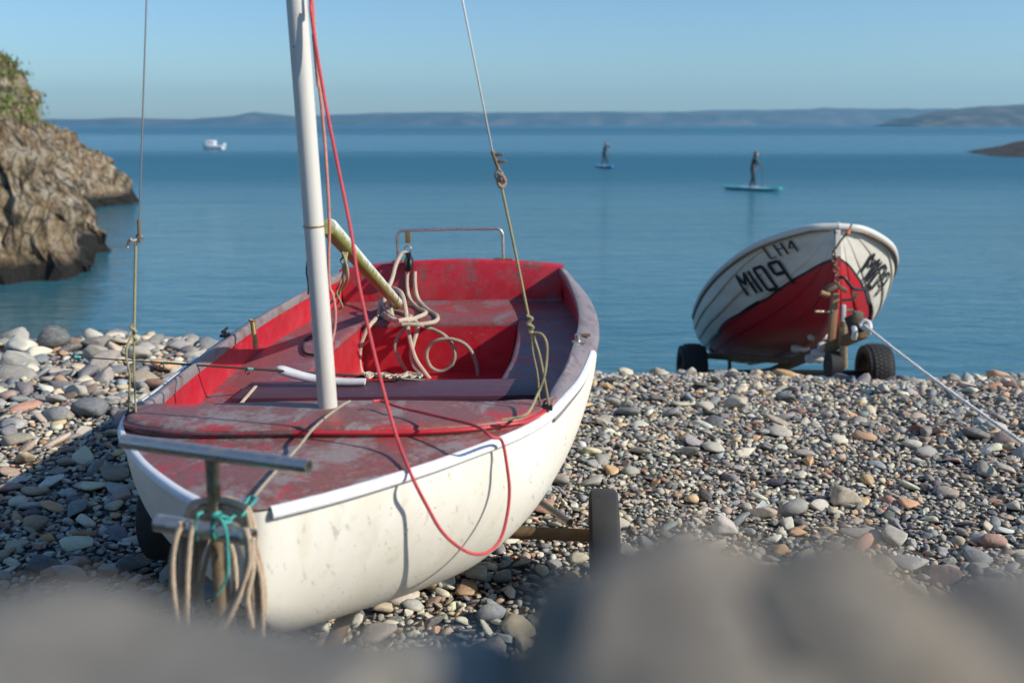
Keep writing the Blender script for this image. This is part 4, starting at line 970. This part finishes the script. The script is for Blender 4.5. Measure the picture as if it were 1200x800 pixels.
# bow eye, chain and strap
def fl(x, y, Y): return at(x, y, Y)
def wp(mb, name, m, parent, **kk):
    loc = parent.matrix_world.translation if parent.parent is None else parent.parent.matrix_world.translation
    mb.v = [tuple(Vector(p)-loc) for p in mb.v]; return mb.build(name, m, parent, **kk)
def fwp(mb, name, m):
    inv = FB.matrix_world.inverted() if False else (FM @ Matrix.Translation(FBASE)).inverted(); mb.v = [tuple(inv @ Vector(p)) for p in mb.v]; return mb.build(name, m, FB)
mb = MB(); p = [at(998, 263, 7.74), at(994, 272, 7.66), at(986, 281, 7.66), at(979, 292, 7.66)]; mb.tube(smooth_path(p, 4), .008, 6); fwp(mb, 'bow_strap', M['galv'])
mb = MB(); mb.tube([at(995, 270, 7.665), at(992.5, 274, 7.655)], .017, 8); fwp(mb, 'orange_tag', mat('orange_plastic', (.6, .16, .03), .5))
mb = MB(); c = at(977.5, 297, 7.69); mb.tube(ring(c, .026, 0, 'X', 14), .008, 6); mb.tube(ring(c-Vector((-.006, .01, .045)), .022, 0, 'Y', 14), .007, 6)
for i in range(5): mb.tube(ring(at(979+i*.7, 310+i*6, 7.67), .020, 0, 'XY'[i % 2], 12), .006, 6)
fwp(mb, 'bow_chain', M['galv'])
# trailer ------------------------------------------------------------
TL = thing('boat_trailer', 'rusty steel boat trailer with fat black tyres under the fishing boat', 'trailer', loc=at(1015, 440, 9.9))
def tw_(mb, name, m, parent=None, **kk):
    mb.v = [tuple(Vector(p)-TL.location) for p in mb.v]; return mb.build(name, m, parent or TL, **kk)
def beam(a, b, w_, h_, bev=.006):
    mb = MB(); d = (b-a); q = d.to_track_quat('Y', 'Z').to_matrix(); mb.box((a+b)/2, (w_, d.length, h_), rot=q, bev=bev); return mb
dA, dB = at(1012, 390, 7.10), at(903, 436, 9.6)
tw_(beam(dA, dB, .065, .075), 'drawbar', M['rustbrown'])
wy = 9.85; wz = 3.1-2.44; xR, xL = (1025-600)/1167*(wy*cP+2.44*sP), (811-600)/1167*(wy*cP+2.44*sP)
tw_(beam(Vector((xL, wy, wz-.03)), Vector((xR, wy, wz-.03)), .055, .055), 'axle', M['dark'])
tw_(beam(dB, Vector((dB.x-.05, 12.3, dB.z-.85)), .08, .09), 'rear_frame', M['galv'])
for s in (-1, 1): tw_(beam(dB+(dA-dB)*.35, Vector((dB.x+s*.55, wy+.3, wz+.08)), .05, .06), 'side_frame', M['rustbrown'])
for x in (xL, xR):
    r_ = .262; hw = .128; o = MB(); c = Vector((x, wy, wz))
    o.lathe([(-hw*.6, .13), (-hw*.92, .16), (-hw, .20), (-hw*.9, r_-.035), (-hw*.7, r_-.012), (-hw*.3, r_), (hw*.3, r_), (hw*.7, r_-.012), (hw*.9, r_-.035), (hw, .20), (hw*.92, .16), (hw*.6, .13), (-hw*.6, .13)], c, 'X', 48); wl = tw_(o, 'wheel', M['rubber'])
    o = MB()
    for i in range(40):
        for j in range(6):
            q = 2*math.pi*(i+.5*(j % 2))/40; xx = (j-2.5)/2.5*hw*.80; rr = r_-.045*(abs(xx)/hw)**3+.001; Rm = Matrix.Rotation(q, 3, 'X')
            o.box(c+Rm @ Vector((xx, rr, 0)), (.036, .016, .030), rot=Rm)
    tw_(o, 'tread', M['rubber'], wl, smooth=False)
    o = MB(); o.lathe([(-hw*.5, 0), (-hw*.62, .04), (-hw*.4, .06), (-hw*.4, .11), (-hw*.7, .135), (hw*.7, .135), (hw*.4, .11), (hw*.4, .06), (hw*.62, .04), (hw*.5, 0)], c, 'X', 28); tw_(o, 'rim', M['rustbrown'], wl)
tw_(beam(at(979, 343, 7.62), at(974, 400, 7.62), .062, .05), 'bow_post', M['timber'])
mb = MB()
for s in (-1, 1):
    q = Matrix.Rotation(s*.5, 3, 'Y'); mb.box(at(979+s*6, 337, 7.64)+Vector((0, .0, 0)), (.085, .10, .035), rot=q, bev=.006)
tw_(mb, 'bow_cradle', M['galv'])
tw_(beam(at(989, 357, 7.50), at(988, 378, 7.50), .032, .032, .010), 'white_tube', M['frim'])
mb = MB(); mb.tube([at(988, 376, 7.5), at(989, 431, 7.5)], .030, 12); tw_(mb, 'jockey_post', M['steel_rust'])
mb = MB(); mb.tube([at(985, 352, 7.55), at(1001, 351, 7.55)], .010, 8); mb.tube([at(1001, 347, 7.55), at(1002, 345, 7.45)], .022, 10); tw_(mb, 'winch_handle', M['galv'])
mb = MB(); mb.tube([at(955, 365, 7.5), at(976, 365, 7.55)], .012, 8); mb.tube([at(991, 364, 7.5), at(1000, 363, 7.5)], .012, 8); tw_(mb, 'cross_pin', M['galv'])
mb = MB(); mb.tube([at(962, 343, 7.6), at(972, 346, 7.6)], .022, 10); tw_(mb, 'side_roller', M['timber'])
mb = MB(); mb.tube(smooth_path([at(984, 325, 7.55), at(990, 326, 7.5), at(1000, 338, 7.55), (at(1014, 339, 7.75))], 4), .013, 8); tw_(mb, 'black_hose', M['dark'])
tw_(beam(at(996, 382, 7.2), at(1012, 376, 7.12), .08, .14), 'coupling', M['dark'])
mb = MB(); mb.box(at(1005, 372, 7.12), (.06, .08, .09), bev=.01); tw_(mb, 'winch_housing', M['galv'])
cj = at(977, 428, 7.55); mb = MB(); mb.lathe([(-.05, .035), (-.06, .07), (-.045, .115), (.045, .115), (.06, .07), (.05, .035)], cj, 'X', 28); jw = tw_(mb, 'jockey_wheel', M['rubber'])
mb = MB(); mb.lathe([(-.056, 0), (-.056, .03), (-.04, .055), (.04, .055), (.056, .03), (.056, 0)], cj, 'X', 20); tw_(mb, 'jockey_rim', M['rim'], jw)
for (x, y, Y) in ((958, 394, 8.2), (938, 408, 8.6), (962, 414, 7.9), (970, 406, 7.9), (955, 420, 8.1)):
    mb = MB(); c = at(x, y, Y); mb.lathe([(-.07, .0), (-.075, .03), (-.04, .042), (0, .030), (.04, .042), (.075, .03), (.07, 0)], c, 'X', 14); tw_(mb, 'keel_roller', M['frim'])
for (x, y, Y) in ((838, 402, 10.9), (872, 413, 10.3)):
    a = at(x-1, y-9, Y); b = at(x-1, y+9, Y); tw_(beam(a, b, .13, .09, .015), 'bunk_pad', M['rubber'])
tw_(beam(at(855, 418, 10.6), at(855, 440, 10.6), .035, .035), 'bunk_post', M['rustbrown'])
tw_(beam(at(838, 410, 10.9), at(872, 422, 10.4), .05, .04), 'bunk_bar', M['galv'])
mb = MB(); 
for (x, y) in ((1001, 389), (1018, 383)): mb.tube(smooth_path([at(x, y-5, 7.05), at(x+1, y, 7.0), at(x, y+7, 7.05)], 4), .022, 8)
tw_(mb, 'fender_float', M['frim'])
# tow rope
r0, r1 = at(1012, 380, 7.05), at(1200, 520, 4.35); dr2 = r1-r0; 
endp = r0+dr2*1.75; endp.z = ground(endp.x, endp.y)+.01
pts = [r0+Vector((0, 0, .0)), r0+dr2*.33-Vector((0, 0, .012)), r0+dr2*.66-Vector((0, 0, .012)), r1, r0+dr2*1.35, endp]
tow = thing('tow_rope', 'taut white rope running from the fishing boat trailer up the beach', 'rope', loc=endp)
mb = MB(); twisted(mb, [Vector(p)-tow.location for p in smooth_path(pts, 30)], .0098, .05, step=.012, n=5); mb.build('rope', M['towrope'], tow)
mb = MB(); pk = r0-tow.location; mb.tube(smooth_path([pk+Vector(p) for p in ((.0, -.02, -.03), (.03, -.03, .01), (0, -.02, .035), (-.03, -.02, 0), (.01, -.04, -.03), (.03, 0, 0))], 5), .012, 8); mb.build('knot', M['towrope'], tow)
sp_ = MB(); sp_.tube([Vector((0, 0, -.2)), Vector((0, 0, .06))], .012, 10); sp_.tube([p+Vector((0, 0, .08)) for p in ring((0, 0, 0), .035, 0, 'Y', 18)], .008, 8); st = sp_.build('anchor_stake', M['rustbrown']); st.location = endp
props(st, 'rusty iron ring stake driven in the shingle holding the white tow rope', 'stake')

# ------------------------------------------------------------------ moored boat far out
mbt = thing('motor_boat', 'small white boat moored far out to the left of the dinghy mast', 'boat', loc=at(250, 171.5, 131)); mbt.location.z = 0
wm = mat('white_gelcoat', (.8, .8, .8), .4); gm = mat('boat_grey', (.30, .31, .33), .5)
mb = MB(); rows = []
for i in range(13):
    t = i/12; x = -1.35+2.6*t; w_ = .62*(1-max(0, (.35-t)/.35)**2)**.5+.01 if t < .35 else .63; zk = -.15+.25*max(0, (.3-t)/.3)**2; zg = .42+.16*(1-t)**2
    rows.append([(x, w_*s_, z) for s_, z in ((-1, zg), (-.97, zg-.2), (-.6, zk+.1), (0, zk), (.6, zk+.1), (.97, zg-.2), (1, zg))])
mb.grid(rows, cap=True); mb.build('hull', wm, mbt)
mb = MB(); mb.grid([[(r_[0][0], r_[0][1]*q, r_[0][2]-.03) for q in (1, 0, -1)] for r_ in rows]); mb.build('deck', wm, mbt)
mb = MB(); mb.box((-.25, 0, .78), (1.25, .92, .62), bev=.16); mb.build('cabin', wm, mbt)
mb = MB(); mb.box((.40, 0, .82), (.012, .6, .26), bev=.003); mb.box((-.25, -.466, .85), (.7, .012, .2), bev=.003); mb.build('window', gm, mbt)
mb = MB(); mb.box((1.42, 0, .55), (.34, .30, .42), bev=.08); mb.tube([(1.42, 0, .4), (1.45, 0, -.4)], .06, 8); mb.build('outboard_motor', wm, mbt)

# ------------------------------------------------------------------ paddle boarders
skin = mat('skin', (.50, .27, .19), .6); wet = mat('black_wetsuit', (.012, .014, .018), .5); hairm = mat('brown_hair', (.05, .028, .015), .7)
def person(label, loc, rotz, J, sc=1.0):
    """J: joints (name -> position), body grown with a skin modifier, z up from the feet, facing +x"""
    root = thing('person', label, 'person', loc=loc, rot=(0, 0, rotz), group='paddlers standing on boards')
    E_ = [('pelvis', 'waist'), ('waist', 'chest'), ('chest', 'neck'), ('neck', 'head'), ('head', 'crown')]
    for s in 'lr': E_ += [('pelvis', 'hip'+s), ('hip'+s, 'knee'+s), ('knee'+s, 'ankle'+s), ('chest', 'sh'+s), ('sh'+s, 'elb'+s), ('elb'+s, 'wr'+s)]
    RA = dict(pelvis=.125, waist=.115, chest=.135, neck=.055, head=.085, crown=.07, hip=.10, knee=.062, ankle=.045, sh=.062, elb=.042, wr=.030)
    def grow(name, names, edges, mt, extra=0, root_name='pelvis'):
        idx = {n_: i for i, n_ in enumerate(names)}; me = bpy.data.meshes.new(name); me.from_pydata([J[n_] for n_ in names], [(idx[a], idx[b]) for a, b in edges], [])
        o = link(name, me, mt, root); sm = o.modifiers.new('skin', 'SKIN'); lay = me.skin_vertices.new() if not me.skin_vertices else me.skin_vertices[0]
        for n_, i in idx.items():
            k_ = n_.rstrip('lr') if n_.rstrip('lr') in RA else n_
            r_ = RA.get(n_, RA.get(n_[:-1], .04))+extra; lay.data[i].radius = (r_, r_*.85 if n_ in ('pelvis', 'waist', 'chest') else r_); lay.data[i].use_root = (n_ == root_name)
        o.modifiers.new('sub', 'SUBSURF').levels = 1; o.modifiers['sub'].render_levels = 1; me.shade_smooth() if me.polygons else None; return o
    nm = sorted({n_ for e in E_ for n_ in e}); 
    body = grow('body', nm, E_, wet)
    # head, feet and hands in skin
    mb = MB(); c = Vector(J['head']); hv = []
    def ell(c, rx, ry, rz, n=10): 
        rows = []
        for i in range(n+1):
            th = math.pi*i/n; rows.append([(c[0]+rx*math.sin(th)*math.cos(a), c[1]+ry*math.sin(th)*math.sin(a), c[2]+rz*math.cos(th)) for a in [2*math.pi*j/12 for j in range(12)]])
        return rows
    mb.grid(ell(c+Vector((.012, 0, .03)), .094, .078, .118), closed=True); mb.box(c+Vector((.108, 0, .02)), (.03, .022, .035), bev=.008)
    for s in (-1, 1): mb.grid(ell(c+Vector((.0, s*.08, .02)), .016, .012, .03, 6), closed=True)
    mb.build('head', skin, root)
    mb = MB(); rows = ell(c+Vector((-.012, 0, .055)), .102, .088, .112); mb.grid(rows[:6], closed=True); mb.grid(ell(c+Vector((-.07, 0, .0)), .04, .06, .09), closed=True); mb.build('hair', hairm, root)
    for s in 'lr':
        a = Vector(J['ankle'+s]); mb = MB(); mb.grid(ell(a+Vector((.055, 0, -.045)), .115, .045, .034), closed=True); mb.build('foot', skin, root)
        w0_ = Vector(J['wr'+s]); d = (w0_-Vector(J['elb'+s])).normalized(); mb = MB(); mb.tube([w0_-d*.02, w0_+d*.03, w0_+d*.09], [.030, .038, .036], 8)
        sd_ = d.cross(Vector((0, 0, 1))); sd_ = sd_.normalized() if sd_.length > .1 else Vector((0, 1, 0))
        for i, ln in enumerate((.060, .072, .076, .066)):
            b_ = w0_+d*.085+sd_*(i-1.5)*.019; mb.tube([b_, b_+d*ln*.5+Vector((.0, 0, -.012)), b_+d*ln*.75+Vector((-.01, 0, -.035))], [.0095, .009, .007], 6)
        mb.tube([w0_+d*.02+sd_*.03, w0_+d*.05+sd_*.05, w0_+d*.08+sd_*.052], [.011, .010, .008], 6); mb.build('hand', skin, root)
    return root
def sup(label, loc, rotz, ca, cb):
    b = thing('paddle_board', label, 'paddle board', loc=loc, rot=(0, 0, rotz), group='paddle boards out on the bay'); mb = MB(); rows = []
    n = 26
    for i in range(n+1):
        t = i/n; x = -1.6+3.2*t; w_ = .39*(max(0, 1-abs(2*t-1)**2.6))**.5+.004; up = .14*max(0, t-.75)**2*16*.6+.02*max(0, .1-t)*10
        rows.append([(x, w_*a_, .05+up+z) for a_, z in ((-1, .04), (-.9, .095), (0, .10), (.9, .095), (1, .04), (.85, -.02), (0, -.04), (-.85, -.02))])
    mb.grid(rows, closed=True, cap=True); mb.build('hull', ca, b)
    mb = MB(); mb.grid([[(-.8+1.5*i/6, y, .155) for y in (-.28, 0, .28)] for i in range(7)]); mb.build('deck_pad', cb, b)
    mb = MB(); mb.grid([[(-1.35, 0, .03), (-1.2, 0, .03)], [(-1.42, 0, -.15), (-1.32, 0, -.15)]]); mb.build('fin', wet, b); return b
cy = mat('turquoise_board', (.06, .48, .50), .35); cp = mat('pale_deck_pad', (.45, .62, .66), .7); bl = mat('blue_board', (.05, .25, .60), .35); bp = mat('light_blue_pad', (.30, .45, .66), .7)
p1 = atz(882, 223, 0.0); J1 = dict(pelvis=(-.02, 0, .93), waist=(0, 0, 1.07), chest=(.05, 0, 1.30), neck=(.09, 0, 1.46), head=(.13, 0, 1.56), crown=(.14, 0, 1.66), hipl=(-.02, .10, .90), hipr=(-.02, -.10, .90), kneel=(.10, .15, .50), kneer=(.02, -.14, .50), anklel=(.12, .18, .08), ankler=(-.10, -.16, .08),
    shl=(.05, .17, 1.38), shr=(.07, -.17, 1.37), elbl=(.20, .20, 1.14), elbr=(.26, -.22, 1.18), wrl=(.12, .06, .90), wrr=(.36, -.10, 1.06))
sup('turquoise paddle board floating under the nearer standing paddler', (p1.x, p1.y, 0), R(-46), cy, cp)
person('standing paddler in a black wetsuit on the turquoise board', (p1.x-.05, p1.y, .12), R(-10), J1)
p2 = atz(708, 196.5, 0.0); J2 = dict(J1); J2.update(shl=(.03, .17, 1.39), elbl=(.22, .20, 1.42), wrl=(.40, .08, 1.50), elbr=(.22, -.18, 1.20), wrr=(.36, -.08, 1.14))
sup('blue paddle board floating under the farther standing paddler', (p2.x, p2.y, 0), R(-76), bl, bp)
person('farther standing paddler in dark wetsuit with raised arm on the blue board', (p2.x, p2.y, .12), R(-35), J2)
def paddle(label, loc, a, b):
    t = thing('paddle', label, 'paddle', loc=loc, group='paddles of the two paddlers'); mb = MB(); a = Vector(a); b = Vector(b); mb.tube([a, b], .014, 8); d = (b-a).normalized(); mb.tube([a-Vector((0, .06, 0)), a+Vector((0, .06, 0))], .014, 8); mb.build('shaft', wet, t)
    mb = MB(); rows = []
    for i in range(9):
        q = i/8; w_ = .10*math.sin(math.pi*(.08+.86*q))**.7; c = b+d*.42*q; rows.append([c+Vector((.006, -w_, 0)), c+Vector((.012, 0, 0)), c+Vector((.006, w_, 0)), c-Vector((.012, 0, 0))])
    mb.grid(rows, closed=True, cap=True); mb.build('blade', wet, t); return t
paddle('black paddle dipped beside the nearer paddler', (p1.x, p1.y, 0), (.40, -.16, 1.20), (.32, -.46, .12))
paddle('dark paddle held up by the farther paddler', (p2.x, p2.y, 0), (.36, -.20, 1.62), (.30, -.42, .15))

# ------------------------------------------------------------------ stone wall the camera leans over
wall = thing('stone_wall', 'blurred grey stone wall top right in front of the camera', 'wall', loc=(0, .06, 1.6))
m = mat('wall_core', (.2, .2, .19), .9); k = N(m); v = k.n('ShaderNodeNewGeometry').outputs['Position']; k.col(k.mix(k.noise(v, 9, 6, .7), (.08, .08, .08), (.30, .28, .25))); k.bump(k.noise(v, 20, 5, .7), .8, .03)
mb = MB(); mb.box((0, .0, .64), (5.0, .36, 1.30), bev=.03); mb.build('core', m, wall)
wm_ = []
for s in range(8):
    bm = proto(3, 500+s, .5); me = bpy.data.meshes.new('stone'); bm.to_mesh(me); bm.free(); me.shade_smooth(); me.materials.append(M['stone']); wm_.append(me)
def wst(x, y, ztop, sx, sy, sz, c, i, rz=0):
    o = bpy.data.objects.new('stone', wm_[i % 8]); C.objects.link(o); o.parent = wall
    o.matrix_local = Matrix.Translation(Vector((x, y, 3.1+ztop-sz*.9))-wall.location) @ Matrix.Rotation(rz, 4, 'Z') @ Matrix.Diagonal((sx, sy, sz, 1)); o.color = (*c, 1)
G1, G2, G3 = (.27, .27, .255), (.20, .21, .215), (.30, .26, .21)
def slab(x0, x1, zt, c, seed, yf=.262, tilt=0):
    bm = bmesh.new(); bmesh.ops.create_cube(bm, size=1)
    bmesh.ops.subdivide_edges(bm, edges=bm.edges[:], cuts=9, use_grid_fill=True)
    sx, sy, sz = x1-x0, .30, .055
    for v_ in bm.verts:
        p = v_.co*2; l = p.length; m_ = max(abs(p.x), abs(p.y), abs(p.z)); q = p.lerp(p.normalized()*m_*1.25, .38)/2
        q = Vector((q.x*sx, q.y*sy, q.z*sz)); o_ = Vector((seed*3.3, seed, 0)); f = 1.0
        q += Vector((noise.noise(q*14+o_), noise.noise(q*14+o_*2), noise.noise(q*16+o_*3)))*.012+Vector((0, 0, noise.noise(q*45+o_)))*.004
        v_.co = q+Vector(((x0+x1)/2, yf-sy/2, zt-sz/2+tilt*q.x+3.1))-wall.location
    me = bpy.data.meshes.new('stone'); bm.to_mesh(me); bm.free(); me.shade_smooth(); o = link('stone', me, M['stone'], wall); o.color = (*c, 1)
slab(-.36, -.150, -.1245, (.165, .15, .125), 1); slab(-.162, -.030, -.1255, (.16, .148, .125), 2, tilt=-.03); slab(-.045, .016, -.1365, (.30, .28, .23), 3)
slab(.004, .108, -.1130, (.21, .175, .125), 5); slab(.018, .07, -.1125, (.19, .16, .12), 4); slab(.060, .10, -.1125, (.215, .175, .12), 9); slab(.098, .17, -.1215, (.155, .14, .115), 6); slab(.16, .27, -.1225, (.17, .155, .13), 7); slab(.26, .38, -.124, (.16, .16, .15), 8)
G1, G2, G3 = (.18, .18, .17), (.14, .145, .15), (.20, .175, .145)
for i in range(22):
    for s in (-1, 1):
        x = s*(.40+i*.2+random.uniform(-.02, .02)) if i < 11 else s*(.1+(i-11)*.2)
        if abs(x) > 2.5: continue
        y = .19 if i < 11 else -.06
        wst(x, y+random.uniform(-.01, .01), -.135+random.uniform(-.02, .012) if i < 11 else -.15, random.uniform(.09, .12), random.uniform(.10, .13), .07, random.choice([G1, G2, G3]), i, random.uniform(-.3, .3))
crs = 0
for s_, yy in ((1, .215), (-1, -.10)):
    for j in range(8):
        x = -2.45+random.uniform(0, .1)
        while x < 2.4:
            w0 = random.uniform(.09, .17); o = bpy.data.objects.new('stone', wm_[random.randrange(8)]); C.objects.link(o); o.parent = wall
            o.matrix_local = Matrix.Translation(Vector((x+w0, yy+random.uniform(-.01, .01), 1.66+j*.148))-wall.location) @ Matrix.Diagonal((w0*1.05, .09, .082, 1)); o.color = (*random.choice([G1, G2, G3]), 1); x += w0*2
            
# ------------------------------------------------------------------ haze
HZ = True
if HZ:
    mb = MB(); mb.box((0, 0, 60), (7600, 7600, 130)); hz = mb.build('haze', None, smooth=False); hz['kind'] = 'stuff'; hz['label'] = 'thin blue sea haze over the bay'
    m = bpy.data.materials.new('haze_air'); m.use_nodes = True; t = m.node_tree; t.nodes.remove(t.nodes['Principled BSDF']); pv = t.nodes.new('ShaderNodeVolumePrincipled')
    pv.inputs['Color'].default_value = (.34, .72, 1, 1); pv.inputs['Density'].default_value = .00021; pv.inputs['Anisotropy'].default_value = .2
    t.links.new(pv.outputs[0], t.nodes['Material Output'].inputs['Volume']); hz.data.materials.append(m)
